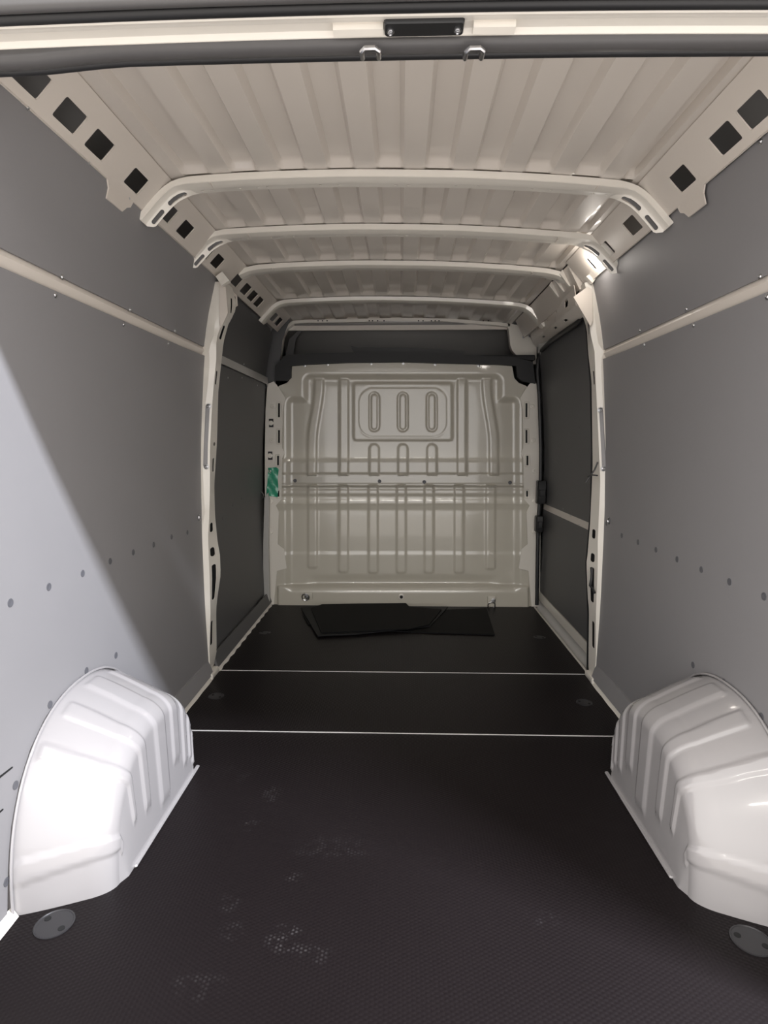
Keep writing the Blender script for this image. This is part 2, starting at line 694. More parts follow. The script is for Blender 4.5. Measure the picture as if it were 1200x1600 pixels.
# ================================================================== FLOOR
floor = empty('floor', (0, 2.5, -0.018), None, None)
floor['kind'] = 'structure'
seam1 = [at_z(300, 1140), at_z(950, 1152)]
seam2 = [at_z(340, 1046), at_z(915, 1055)]
YS1 = (seam1[0].y + seam1[1].y) / 2
YS2 = (seam2[0].y + seam2[1].y) / 2
for nm, a, b in (('floor_board', 0.985, YS1 - 0.0022), ('floor_board', YS1 + 0.0022, YS2 - 0.0022), ('floor_board', YS2 + 0.0022, Y_BULK + 0.02)):
    MB().box(-0.912, 0.912, a, b, -0.018, 0.0, 0.0015).build(nm, M['floor'], floor, smooth=False)
for y, lab in ((YS1, 'thin pale joint strip across the black floor between the wheel arches and door pillars'), (YS2, 'thin pale joint strip across the black floor level with the door pillars')):
    so = MB().box(-0.905, 0.905, y - 0.0022, y + 0.0022, -0.012, 0.0015).build('joint_strip', M['seam'], smooth=False)
    tag(so, lab, 'joint strip')

# floor caps over tie-down points
caps = [(85, 1444, 'round black recessed floor cap near the left wheel arch, closest to camera', 0.044),
        (1174, 1470, 'round black recessed floor cap near the right wheel arch, closest to camera', 0.044),
        (338, 1088, 'dark floor cap between the two seams beside the left pillar', 0.034),
        (913, 1098, 'dark floor cap between the two seams beside the right pillar', 0.034),
        (414, 989, 'dark floor cap beyond the far seam near the left wall', 0.034),
        (843, 996, 'dark floor cap beyond the far seam near the sliding door', 0.034)]
for (px, py, lab, r) in caps:
    p = at_z(px, py)
    e = empty('tie_down_cap', (p.x, p.y, 0.0), lab, 'floor cap', None)
    T = Matrix.Translation((p.x, p.y, 0))
    MB().lathe([(r, 0.0), (r, 0.002), (r * .94, 0.0028), (r * .90, 0.0012), (r * .5, 0.0016), (0.001, 0.0018)], 36, T).build('lid', M['cap'], e)
    for a in ((150, -28) if px < 627 else (150, -35)):
        q = math.radians(a)
        T2 = Matrix.Translation((p.x + r * .62 * math.cos(q), p.y + r * .62 * math.sin(q), 0.0008))
        MB().lathe([(r * .17, 0), (r * .17, 0.0016), (0.001, 0.0016)], 14, T2).build('finger_hole', M['hole'], e)

# ================================================================== WALL LINING
PT = 0.006


def wall_map(side, off=0.0):
    def m(y, z, w):
        x = wall_x(z) - off - w
        if y > 2.46 and y < 2.8 and z < 1.52:
            x -= 0.03 * (y - 2.46)
        return Vector((side * x, y, z))
    return m


def arch_clear(side):
    """outline of the wheel arch on the wall, in (y,z), from front to rear"""
    out = []
    for k in range(15):
        a = math.pi * k / 14
        c, s = math.cos(a), math.sin(a)
        n = 2 / 2.25
        out.append((1.635 + 0.372 * math.copysign(abs(c) ** n, c), 0.0 + 0.444 * abs(s) ** n))
    return out


def flip(poly, side):
    return poly


ZR0, ZR1 = 1.508, 1.548                    # the pale gap that shows the body rail
panels = {}
tab = [(1.70, 1.800), (1.715, 1.793), (1.86, 1.793), (1.875, 1.800)]
for side, nm in ((-1, 'left'), (1, 'right')):
    zr0, zr1 = (ZR0, ZR1) if side < 0 else (ZR0 - 0.022, ZR1 - 0.022)
    # ---- lower rear panel
    lo = [(1.13, 0.02), (1.13, zr0), (2.715, zr0), (2.715, 0.085), (2.0, 0.085)]
    lo += [p for p in arch_clear(side) if p[1] > 0.09]
    lo += [(1.255, 0.02)]
    holes = []
    top = lo
    po = plate_obj('lining_panel', top, [], PT, wall_map(side), 0.09, M['panel'], None)
    tag(po, 'large grey lower lining panel on the %s wall around the %s wheel arch' % (nm, nm), 'wall panel')
    panels[side, 'lower'] = po
    # ---- upper rear panel with the cut-out tabs along the top
    zt = 1.834 + lean(side * 0.8)
    up = [(1.13, zr1), (1.13, zt - 0.05), (1.20, zt - 0.02), (1.24, zt), (2.715, zt), (2.715, zr1)]
    po = plate_obj('lining_panel', up, [], PT, wall_map(side), 0.09, M['panel'], None)
    tag(po, 'grey upper lining panel on the %s wall under the roof rail with square holes' % nm, 'wall panel')
    panels[side, 'upper'] = po
    # ---- pale rail between the panels
    def rm(y, z, w, s=side):
        return Vector((s * (wall_x(z) - 0.004 - w), y, z))
    c = (zr0 + zr1) / 2
    ro = plate_obj('side_rail', [(1.13, zr0 - 0.005), (2.73, zr0 - 0.005), (2.73, zr1 + 0.005), (1.13, zr1 + 0.005)], [], 0.004,
                   lambda y, z, w, s=side, c=c: Vector((s * (wall_x(z) + 0.010 - w - 0.014 * smooth01(1 - abs(z - c) / 0.022)), y, z)), 0.008 if False else 0.02, M['rail'])
    tag(ro, 'pale body rail showing between the upper and lower grey panels on the %s wall' % nm, 'body rail')

# screws beside the rail and along the top
scr = {(-1, 'upper'): [(97, 433), (203, 484), (273, 517), (323, 542), (43, 167), (138, 252), (201, 309), (244, 349)],
       (-1, 'lower'): [(86, 461), (193, 507), (263, 537), (314, 561)],
       (1, 'upper'): [(1188, 432), (1073, 483), (1000, 516), (942, 541), (1189, 221), (1146, 246), (1076, 306), (1029, 346)],
       (1, 'lower'): [(1199, 464), (1084, 508), (1007, 539), (953, 562)]}
for key, pts in scr.items():
    for (px, py) in pts:
        p = on_wall(px, py)
        put('screw', SCREW, (p.x, p.y, p.z), (-key[0], 0, 0), panels[key], 0.85)
riv = {-1: [(16, 942), (76, 917), (129, 896), (172, 877), (208, 863), (240, 851), (268, 839), (292, 832), (181, 1024), (135, 1048), (78, 1101), (24, 1227), (10, 1378), (298, 1066), (322, 810)],
       1: [(1194, 932), (1140, 909), (1096, 890), (1058, 874), (1025, 859), (997, 847), (972, 837), (1083, 1039), (1131, 1066), (1190, 1120), (958, 1076), (950, 818)]}
for s, pts in riv.items():
    for (px, py) in pts:
        p = on_wall(px, py)
        d = 0.03 * max(0, p.y - 2.46) if p.z < 1.5 else 0
        put('rivet', RIVET, (p.x - s * (d + 0.0002), p.y, p.z), (-s, 0, 0), panels[s, 'lower'])
# ring screws above the row by the pillars
for s, (px, py) in ((-1, (312, 809)), (1, (951, 814))):
    p = on_wall(px, py, 0.010)
    MB().tube([(p.x, p.y + 0.010 * math.cos(a), p.z + 0.014 * math.sin(a)) for a in [2 * math.pi * k / 14 for k in range(14)]], 0.0028, 6, True).build(
        'ring_fastener', M['steel'], panels[s, 'lower'])
# slanted slots low on the left panel
for (a, b) in (((-18, 1228), (19, 1199)), ((-22, 1287), (4, 1265))):
    p, q = on_wall(*a, -0.0), on_wall(*b, -0.0)
    d = (q - p).normalized()
    n = Vector((0, -d.z, d.y)) * 0.0035
    g = MB()
    for (wd, dx, m_) in ((1.0, 0.0008, 'hole'),):
        vs = [p - n * wd, p + n * wd, q + n * wd * .6, q + d * .003, q - n * wd * .6]
        o = Vector((dx, 0, 0))
        o2 = Vector((-0.003, 0, 0))
        k = len(vs)
        g.add([v + o for v in vs] + [v + o2 for v in vs], [tuple(range(k)), tuple(range(2 * k - 1, k - 1, -1))] + [(i, k + i, k + (i + 1) % k, (i + 1) % k) for i in range(k)])
        so = g.build('vent_slot', M[m_], panels[-1, 'lower'], smooth=False)
        so['label'] = 'black slanted slot'

# ---- skirting strip and pale floor flange along each wall
for side, nm in ((-1, 'left'), (1, 'right')):
    for k, (y0, y1) in enumerate((((1.10, 1.24), (2.02, 2.72), (2.80, 4.02)) if side < 0 else ((1.10, 1.24), (2.02, 2.72)))):
        g = MB()
        if k:
            n = 20
            P = [(0.0, 0.090), (0.006, 0.090), (0.026, 0.022), (0.020, 0.016), (0.0, 0.05)]
            vs, fs = [], []
            for i in (0, 1):
                for (w, z) in P:
                    vs.append((side * (wall_x(z) - w), (y0, y1)[i], z))
            m_ = len(P)
            fs = [(a, (a + 1) % m_, m_ + (a + 1) % m_, m_ + a) for a in range(m_)] + [tuple(range(m_)), tuple(range(2 * m_ - 1, m_ - 1, -1))]
            g.add(vs, fs)
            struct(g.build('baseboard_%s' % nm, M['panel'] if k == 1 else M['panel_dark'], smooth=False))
        # wavy pale sealant flange
        vs, fs = [], []
        n = int((y1 - y0) / 0.012)
        for i in range(n + 1):
            y = y0 + (y1 - y0) * i / n
            if k == 0:
                y = 1.0 + 0.27 * i / n
            wv = 0.003 * math.sin(y * 55) if k == 2 else 0.0008 * math.sin(y * 40)
            ww = 0.013 if k == 0 else 0.0
            vs += [(side * (0.925), y, -0.002), (side * 0.925, y, 0.022), (side * (0.902 + wv + ww), y, 0.016), (side * (0.892 + wv + ww), y, 0.001)]
            if i:
                a = (i - 1) * 4
                fs += [(a + j, a + (j + 1) % 4, a + 4 + (j + 1) % 4, a + 4 + j) for j in range(4)]
        fs += [(3, 2, 1, 0), tuple(n * 4 + j for j in range(4))]
        struct(mesh('trim_floor_%s' % nm, vs, fs, M['paint']))

# ---- front left lining (beyond the pillar)
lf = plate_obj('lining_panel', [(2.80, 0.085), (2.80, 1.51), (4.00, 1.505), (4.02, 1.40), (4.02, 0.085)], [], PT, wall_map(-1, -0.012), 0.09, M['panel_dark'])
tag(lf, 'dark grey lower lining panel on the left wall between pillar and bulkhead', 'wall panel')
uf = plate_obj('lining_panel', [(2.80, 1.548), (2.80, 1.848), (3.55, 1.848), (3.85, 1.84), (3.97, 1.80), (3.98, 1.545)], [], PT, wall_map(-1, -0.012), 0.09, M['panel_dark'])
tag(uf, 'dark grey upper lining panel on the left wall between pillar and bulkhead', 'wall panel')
P = [at_y(px, py, YFR) for px, py in ((416, 490), (452, 498), (446, 512), (440, 530), (436, 560), (433, 585), (426, 606), (412, 606))]
MB().prism([(p.x, p.z) for p in P], lambda u, v, w: Vector((u, YFR + 0.03 + w, v)), 0, 0.006).build('end_return', M['panel_dark'], uf, smooth=False)
ro = plate_obj('side_rail', [(2.86, 1.510), (3.98, 1.505), (4.01, 1.49), (4.03, 1.50), (3.98, 1.548), (2.86, 1.546)], [], 0.006,
               lambda y, z, w: Vector((-(wall_x(z) - w - 0.002), y, z)), 0.04, M['metal_grey'])
tag(ro, 'pale body rail between the dark panels on the left wall beyond the pillar', 'body rail')
for (o, pts) in ((uf, [(381, 569), (366, 487), (398, 588)]), (lf, [(356, 590), (378, 590), (402, 602)])):
    for (px, py) in pts:
        p = on_wall(px, py, -0.012)
        put('screw', SCREW, p, (1, 0, 0), o, 0.6)
for (px, py) in ((348, 810), (364, 789), (378, 779), (402, 948), (391, 958), (365, 988), (350, 1004), (408, 772)):
    p = on_wall(px, py, -0.012)
    put('rivet', RIVET, p, (1, 0, 0), lf, 0.9)

# ================================================================== ROOF RAILS WITH SQUARE HOLES
A0 = Vector((0.815, 1.832))
B0 = Vector((0.733, 1.917))
LEN = (B0 - A0).length
NRM = Vector((-(B0.y - A0.y), (B0.x - A0.x))).normalized()    # (x,z) outward/up is flipped below


def rail_map(side):
    def m(y, t, w):
        p = A0 + (B0 - A0) * (t / LEN)
        if t < 0:                       # tabs that hang down over the lining
            return Vector((side * (wall_x(A0.y + t) - 0.009 - w), y, A0.y + t + lean(side * 0.8)))
        # w<0 lies behind (up and outward)
        return Vector((side * (p.x - w * 0.7), y, p.y - w * 0.7 + lean(side * p.x)))
    return m


hole_px = [(52, 125), (112, 180), (158, 228), (215, 287), (264, 335), (291, 360), (325, 395), (341, 411)]
hole_y = [(lambda d: d.y * (-0.778 / d.x))(ray(px, py)) for px, py in hole_px]
hole_f = [(lambda d: d.y * (-0.778 / d.x))(ray(px, py)) for px, py in ((371, 433), (385, 453), (395.5, 462), (405, 472), (422, 489), (429, 496), (436, 502))]
print('holes', [round(v, 2) for v in hole_y + hole_f], [round(v, 2) for v in ROOF_Y])
for side, nm in ((-1, 'left'), (1, 'right')):
    hs = []
    if side < 0:
        hy = hole_y + hole_f
    else:
        hy = [(lambda d: d.y * (0.775 / d.x))(ray(px, py)) for px, py in ((1175, 178), (1128, 227), (1062, 287), (1012, 330), (985, 358), (945, 393), (926, 412))]
        LY = hy[6]
    for i, y in enumerate(hy):
        L = 0.092 if y < 2.8 else 0.100
        hs.append(rrect(y - L / 2, y + L / 2, 0.022, 0.077, 0.005, 2))
    y1 = 4.0 if side < 0 else 2.76
    out = [(1.13, 0.0), (1.13, -0.05), (1.18, -0.05), (1.20, -0.012), (1.22, -0.003), (1.72, -0.003), (1.735, -0.02), (1.735, -0.048), (1.83, -0.048), (1.85, -0.030), (1.87, -0.022), (1.88, -0.003), (y1, -0.003), (y1, LEN + 0.012), (1.13, LEN + 0.012)]
    ro = plate_obj('roof_rail', out, hs, 0.004, rail_map(side), 0.06, M['rail'], lines=[[(1.14, 0.0), (y1 - 0.01, 0.0)]])
    tag(ro, 'pale roof rail with square holes along the top of the %s wall' % nm, 'roof rail')
    # closed dark cavity behind the holes
    g = MB()
    P = [(0.87, 1.83), (0.90, 1.90), (0.84, 2.00), (0.76, 2.00)]
    vs = [(side * x, y, z) for y in (1.1, y1) for (x, z) in P]
    g.add(vs, [(0, 1, 5, 4), (1, 2, 6, 5), (2, 3, 7, 6), (0, 3, 2, 1), (4, 5, 6, 7)])
    g.build('rail_backing', M['skin'], ro, smooth=False)

# ================================================================== ROOF BOWS
bow_path_half = [(0.0, 0.0), (0.1, 0.0), (0.2, -0.001), (0.3, -0.004), (0.4, -0.008), (0.5, -0.013), (0.6, -0.020), (0.67, -0.026), (0.71, -0.034), (0.745, -0.055), (0.785, -0.095), (0.828, -0.142)]


def make_bow(y0, zt, reach, label, slots=True, width=1.0, half=None, holes=True, zdrop=1.0):
    """a pressed hat-section roof bow; s runs across the van, t round the section"""
    hp = half or bow_path_half
    path = [(-x, z) for x, z in reversed(hp[1:])] + list(hp)
    cum = [0.0]
    for a, b in zip(path, path[1:]):
        cum.append(cum[-1] + math.hypot(b[0] - a[0], b[1] - a[1]))
    tot = cum[-1]
    mid = tot / 2
    sec = [(0.0, 0.010), (0.003, -0.008), (0.036, -0.014), (0.040, -0.0135), (0.066, -0.0135)]
    sec_end = [(0.0, 0.008), (0.003, -0.006), (0.022, -0.010), (0.026, -0.013), (0.034, -0.036)]
    sc = [0.0]
    for a, b in zip(sec, sec[1:]):
        sc.append(sc[-1] + math.hypot(b[0] - a[0], b[1] - a[1]))

    def frame(s):
        s = max(0, min(tot, s + mid))
        for i in range(len(cum) - 1):
            if s <= cum[i + 1] or i == len(cum) - 2:
                k = (s - cum[i]) / (cum[i + 1] - cum[i])
                a, b = Vector(path[i]), Vector(path[i + 1])
                p = a.lerp(b, k)
                t = (b - a).normalized()

                def tg(j):
                    j0, j1 = max(0, j - 1), min(len(path) - 1, j + 1)
                    return (Vector(path[j1]) - Vector(path[j0])).normalized()
                t = tg(i).lerp(tg(i + 1), k).normalized()
                return p, t

    def mp(s, t, w):
        p, tg = frame(s)
        t = max(0, min(sc[-1], t))
        for i in range(len(sc) - 1):
            if t <= sc[i + 1] + 1e-9 or i == len(sc) - 2:
                k = (t - sc[i]) / (sc[i + 1] - sc[i])
                o = Vector(sec[i]).lerp(Vector(sec[i + 1]), k)
                o2 = Vector(sec_end[i]).lerp(Vector(sec_end[i + 1]), k)
                dd = (Vector(sec[i + 1]) - Vector(sec[i])).normalized()
                ke = smooth01((abs(s) - (mid - 0.22)) / 0.07) if slots else 0.0
                o = o.lerp(o2, ke)
                break
        nrm = Vector((dd.y, -dd.x)) * -1
        oy, on = o.x * width, o.y
        # thickness goes into the section
        oy -= nrm.x * w * -1
        on -= -abs(w)
        up = Vector((-tg.y, tg.x))
        return Vector((p.x + up.x * on, y0 + oy, zt + p.y * zdrop + up.y * on + lean(p.x)))
    S = mid
    hs = []
    lines = [[(-S + 0.002, c), (S - 0.002, c)] for c in sc[1:-1]]
    if holes:
        for px in (-0.64, -0.61, -0.52, -0.46, -0.43, -0.26, -0.20, -0.02, 0.02, 0.17, 0.24, 0.41, 0.47, 0.60, 0.645):
            e = 0.004 if abs(px) > 0.03 else 0.0055
            hs.append(rrect(px - e, px + e, sc[3] + 0.004, sc[3] + 0.004 + e * 1.8, 0.001, 1))
    if slots:
        for sg in (-1, 1):
            for (a, b) in ((S - 0.180, S - 0.100), (S - 0.075, S - 0.018)):
                lo, hi = sorted((sg * a, sg * b))
                hs.append(rrect(lo, hi, sc[3] + 0.006, sc[4] - 0.005, 0.0072, 4))
    out = [(-S, 0), (S, 0), (S, sc[3] + 0.006), (S - 0.012, sc[4] - 0.004), (S - 0.02, sc[4]), (-S + 0.02, sc[4]), (-S + 0.012, sc[4] - 0.004), (-S, sc[3] + 0.006)]
    v, f = plate(out, hs, 0.0015, mp, 0.022, lines)
    o = mesh('roof_bow', v, f, M['paint'], sharp=25)
    tag(o, label, 'roof bow', None)
    if slots:
        for sg in (-1, 1):
            lo, hi = sorted((sg * (S - 0.19), sg * (S - 0.01)))
            plate_obj('end_slot_shade', [(lo, sc[3] + 0.002), (hi, sc[3] + 0.002), (hi, sc[4] - 0.003), (lo, sc[4] - 0.003)], [], 0.001,
                      lambda u, v, w: mp(u, v, w) + Vector((0, 0.004, 0.010)), 0.03, M['rubber'], o)  # dark plate, the shade behind the end slots put in as colour
    return o


half2 = [(0.0, 0.0), (0.1, 0.0), (0.2, -0.001), (0.3, -0.004), (0.4, -0.008), (0.5, -0.013), (0.6, -0.019), (0.69, -0.025), (0.735, -0.034), (0.77, -0.055), (0.81, -0.095), (0.852, -0.138)]
bow_names = ['nearest roof bow, widest of the cream crossbars under the corrugated roof',
             'second cream roof bow from the rear, with slotted ends',
             'third cream roof bow, level with the door pillars',
             'fourth cream roof bow from the rear, slim with rounded ends']
half3 = [(0.0, 0.0), (0.1, 0.0), (0.2, -0.001), (0.3, -0.004), (0.4, -0.008), (0.5, -0.013), (0.6, -0.020), (0.67, -0.026), (0.72, -0.036), (0.765, -0.055)]
half4 = [(0.0, 0.0), (0.1, 0.0), (0.2, -0.001), (0.3, -0.004), (0.4, -0.008), (0.5, -0.013), (0.6, -0.019), (0.68, -0.026), (0.72, -0.038), (0.75, -0.060), (0.79, -0.10), (0.825, -0.14)]
for i in range(4):
    half = (None, half2)[i] if i < 2 else (half3 if i == 2 else half4)
    b = make_bow(ROOF_Y[i], 1.945, 0, bow_names[i], slots=i < 2, half=half, holes=i < 2)
    if i < 3:   # the joint of the bolted end piece
        for sx in (-0.60, 0.60):
            g = MB()
            vs = []
            z = 1.945 - 0.020 + lean(sx)
            g.box(sx - 0.001, sx + 0.001, ROOF_Y[i] + 0.003, ROOF_Y[i] + 0.052, z - 0.014, z - 0.006)
            g.build('end_joint', M['rail'], b, smooth=False)

# front frame of the cargo roof: bow with legs that curve down to the bulkhead
YF = ROOF_Y[4]
fr = empty('front_roof_frame', (0, YF, 1.5), 'foremost cream roof frame arching over the dark cab shelf and down its left side', 'roof frame')


def flat_sweep(pts, wy, th, name, parent, m):
    """a flat strip of width wy along y following (x,z) points"""
    vs, fs = [], []
    P = [Vector(p) for p in pts]
    for i, p in enumerate(P):
        t = (P[min(i + 1, len(P) - 1)] - P[max(i - 1, 0)]).normalized()
        n = Vector((-t.y, t.x))
        a, b = p + n * th / 2, p - n * th / 2
        vs += [(a.x, YF, a.y), (a.x, YF + wy, a.y), (b.x, YF + wy, b.y), (b.x, YF, b.y)]
        if i:
            k = (i - 1) * 4
            fs += [(k + j, k + (j + 1) % 4, k + 4 + (j + 1) % 4, k + 4 + j) for j in range(4)]
    fs += [(3, 2, 1, 0), tuple((len(P) - 1) * 4 + j for j in range(4))]
    return mesh(name, vs, fs, m, parent)


pp = [(434, 574), (437, 550), (441, 525), (448, 511), (459, 503), (480, 502), (540, 501), (625, 499), (700, 500), (780, 506), (797, 508)]
pts = []
for (px, py) in pp:
    q = at_y(px, py, YF)
    pts.append((q.x, q.z))
flat_sweep(pts, 0.05, 0.020, 'arch', fr, M['paint'])
g = MB()
for px in (497, 504, 511, 577, 582, 590, 600, 654, 661, 674, 680, 686, 755, 763):
    q = at_y(px, 501, YF)
    g.box(q.x - 0.004, q.x + 0.004, YF - 0.0012, YF + 0.002, q.z - 0.005, q.z + 0.003)
so = g.build('small_hole_row', M['hole'], fr, smooth=False)
# right corner casting of the front frame
cp = [(793, 505), (806, 508), (822, 512), (836, 514), (838, 535), (838, 569), (824, 570), (812, 562), (800, 548), (797, 540), (795, 520)]
P = [at_y(px, py, YF + 0.01) for (px, py) in cp]
MB().prism([(p.x, p.z) for p in P], lambda u, v, w: Vector((u, YF + w, v)), 0.0, 0.06).build('corner_plate', M['paint'], fr, smooth=False)
for (px, py) in ((818, 527), (827, 525)):
    q = at_y(px, py, YF)
    put('bolt', BOLT, (q.x, YF, q.z), (0, -1, 0), fr, 0.7)
# slanted brace between frame and door beam
for pts in ([(812, 508), (822, 493), (826, 491), (836, 505)],):
    MB().tube([at_y(px, py, YF - 0.02) for px, py in pts], 0.006, 6).build('brace', M['rail'], fr)

# ================================================================== DOOR PILLARS
def pil(tab, py):
    t = [(b, a) for a, b in tab]
    return lerp_table(t, py)


PL = {
    -1: dict(
        A=[(343, 440), (340, 470), (336, 500), (334, 531), (330, 534), (326, 552), (328, 566), (325, 600), (321, 634), (318, 700), (317, 740), (320, 800), (316, 822), (316, 885), (317, 963), (317, 1019), (324, 1054), (326, 1062)],
        C=[(353, 440), (356, 487), (344, 512), (338, 530), (338, 560), (334, 600), (331, 640), (328, 700), (328, 760), (327, 808), (325, 840), (327, 888), (329, 957), (327, 1021), (329, 1056), (330, 1062)],
        B=[(362, 440), (369, 466), (367, 482), (357, 500), (349, 530), (346, 560), (341, 610), (339, 690), (335, 760), (336, 808), (340, 850), (344, 873), (345, 905), (340, 940), (338, 960), (339, 1026), (333, 1058), (331, 1062)],
        holes=[(0.42, 0.62, 462, 486), (0.30, 0.62, 506, 528), (0.22, 0.50, 578, 600), (0.5, 0.8, 691, 697), (0.45, 0.75, 716, 738), (0.18, 0.6, 818, 833), (0.15, 0.6, 857, 871), (0.22, 0.62, 884, 940), (0.10, 0.42, 972, 1010)]),
    1: dict(
        A=[(925, 440), (927, 478), (932, 520), (934, 536), (943, 549), (939, 566), (942, 632), (946, 700), (949, 748), (944, 798), (946, 826), (944, 888), (940, 970), (940, 1032), (934, 1060), (932, 1066)],
        C=[(913, 440), (922, 480), (922, 520), (929, 548), (931, 600), (935, 680), (938, 755), (936, 802), (934, 845), (934, 888), (931, 964), (931, 1032), (928, 1058), (926, 1066)],
        B=[(905, 440), (908, 478), (917, 508), (919, 545), (924.5, 593), (926, 726), (924.5, 765), (922, 820), (918, 870), (916, 886), (918, 940), (920, 960), (919, 1050), (920, 1066)],
        holes=[(0.3, 0.6, 497, 520), (0.25, 0.55, 578, 600), (0.3, 0.7, 829, 844), (0.3, 0.7, 867, 881), (0.3, 0.7, 889, 945), (0.2, 0.55, 974, 1016)]),
}
for side, nm in ((-1, 'left'), (1, 'right')):
    D = PL[side]
    yA, yB = 2.705, 2.80

    def pm(s, py, w, D=D, side=side):
        # s: 0 wall edge, 1 crease, 2 far edge, 3 turned back to the wall
        a = at_y(pil(D['A'], py), py, yA)
        c = at_y(pil(D['C'], py), py, yA + 0.012)
        bq = pil(D['B'], py)
        z = c.z
        b = at_y(bq, py, yB)
        b = Vector((b.x, b.y, z))
        a = Vector((a.x, a.y, z))
        e = Vector((b.x + side * 0.035, yB + 0.004, z))
        if s <= 0:
            p = a + Vector((side * 0.075, 0.010, 0)) * (-s)
        elif s <= 1:
            p = a.lerp(c, s)
        elif s <= 2:
            p = c.lerp(b, s - 1)
        else:
            p = b.lerp(e, min(1, s - 2))
        return p + Vector((side * -w, -w * 0.6, 0))

    # work in a metric-like domain: s * 40 px
    K = 14.0
    out = [(-0.8 * K, 441), (2.8 * K, 441), (2.8 * K, 1064), (-0.8 * K, 1064)]
    hs = []
    for (s0, s1, y0, y1) in D['holes']:
        hs.append(rrect((1 + s0) * K, (1 + s1) * K, y0, y1, 3, 3))
    po = plate_obj('door_pillar', out, hs, 0.0025, lambda u, v, w, pm=pm: pm(u / 14.0, v, w), 12, M['paint'], None,
                   lines=[[(0, 442), (0, 1063)], [(K, 442), (K, 1063)], [(2 * K, 442), (2 * K, 1063)]], sharp=28)
    tag(po, 'cream painted %s door pillar with punched holes, from floor to roof' % nm, 'pillar')
    plate_obj('hole_shade', [(1.12 * K, 455), (1.88 * K, 455), (1.88 * K, 1045), (1.12 * K, 1045)], [], 0.002,
              lambda u, v, w, pm=pm: pm(u / 14.0, v, w - 0.010), 14, M['hole'], po)  # black sheet that paints the shade inside the punched holes
    # grey infill strip with two bolts on the rear face
    y0, y1 = (634, 728) if side < 0 else (640, 731)
    g = MB()
    vs, fs = [], []
    n = 8
    for i in range(n + 1):
        py = y0 + (y1 - y0) * i / n
        a, c = pm(0.02, py, 0.004), pm(0.55, py, 0.004)
        a2, c2 = pm(0.02, py, 0.0), pm(0.55, py, 0.0)
        vs += [a, c, c2, a2]
        if i:
            k = (i - 1) * 4
            fs += [(k + j, k + (j + 1) % 4, k + 4 + (j + 1) % 4, k + 4 + j) for j in range(4)]
    fs += [(3, 2, 1, 0), tuple(n * 4 + j for j in range(4))]
    so = mesh('infill_strip', vs, fs, M['panel'], po)
    so['label'] = 'grey strip on the rear face of the pillar'
    for py in (y0 + 1, y1 + 1):
        p = pm(0.35, py, 0.005)
        put('bolt', BOLT, p, (0, -1, 0), po, 0.95)
    # foot of the pillar
    f0 = pm(1, 1050, 0.0)
    g = MB().box(f0.x - 0.02 if side > 0 else f0.x - 0.012, f0.x + 0.012 if side > 0 else f0.x + 0.02, yA - 0.02, yB, 0.001, 0.03, 0.006)
    g.build('foot', M['paint'], po)
    # triangular roof gusset
    if side > 0:
        tri = [(896, 464), (918, 448), (925, 452), (926, 500), (923, 510)]
        tri2 = [(900, 462), (919, 447), (925, 445), (928, 520)]
    else:
        tri = [(343, 441), (352, 443), (356, 489), (345, 513), (343, 500)]
    P = [at_y(px, py, 2.70) for px, py in tri]
    MB().prism([(p.x, p.z) for p in P], lambda u, v, w: Vector((u, 2.70 + w, v)), 0.0, 0.008).build('gusset_plate', M['rail'], po, smooth=False)
    # tab that lies on the roof rail
    tabp = [(337, 432), (347, 424), (358, 438), (346, 446)] if side < 0 else [(916, 432), (927, 424), (934, 432), (926, 442)]
    P = [at_y(px, py, 2.66) for px, py in tabp]
    MB().prism([(p.x, p.z) for p in P], lambda u, v, w: Vector((u, 2.66 + w, v)), 0.0, 0.03).build('roof_tab', M['paint'], po, smooth=False)

# left bracket with a slot high on the pillar
P = [(364, 456), (371, 462), (372, 478), (366, 482), (363, 470)]
Q = [at_y(px, py, 2.84) for px, py in P]
so = MB().prism([(p.x, p.z) for p in Q], lambda u, v, w: Vector((u, 2.83 + w, v)), 0.0, 0.006).build('slotted_bracket', M['rail'], None, smooth=False)
tag(so, 'small slotted bracket high behind the left door pillar', 'bracket')
q = at_y(366.5, 470, 2.829)
MB().box(q.x - 0.004, q.x + 0.004, 2.826, 2.832, q.z - 0.02, q.z + 0.02, 0.003).build('slot', M['hole'], so)

# zip ties on the right pillar
def tie(pts, r, y, label):
    o = MB().tube([at_y(px, py, y) for px, py in pts], r, 6).build('cable_tie', M['black'])
    return tag(o, label, 'cable tie')


tie([(934, 722), (929, 734), (922, 744), (915, 754)], 0.0035, 2.69, 'long end of black cable tie sticking out left of right door pillar')
tie([(918, 745), (924, 742), (934, 743)], 0.0035, 2.688, 'short black cable tie wrapped across the right door pillar')
tie([(925, 887), (924, 905), (922, 915), (926, 920), (929, 927)], 0.006, 2.72, 'black strap hanging in the long hole low in the right door pillar')

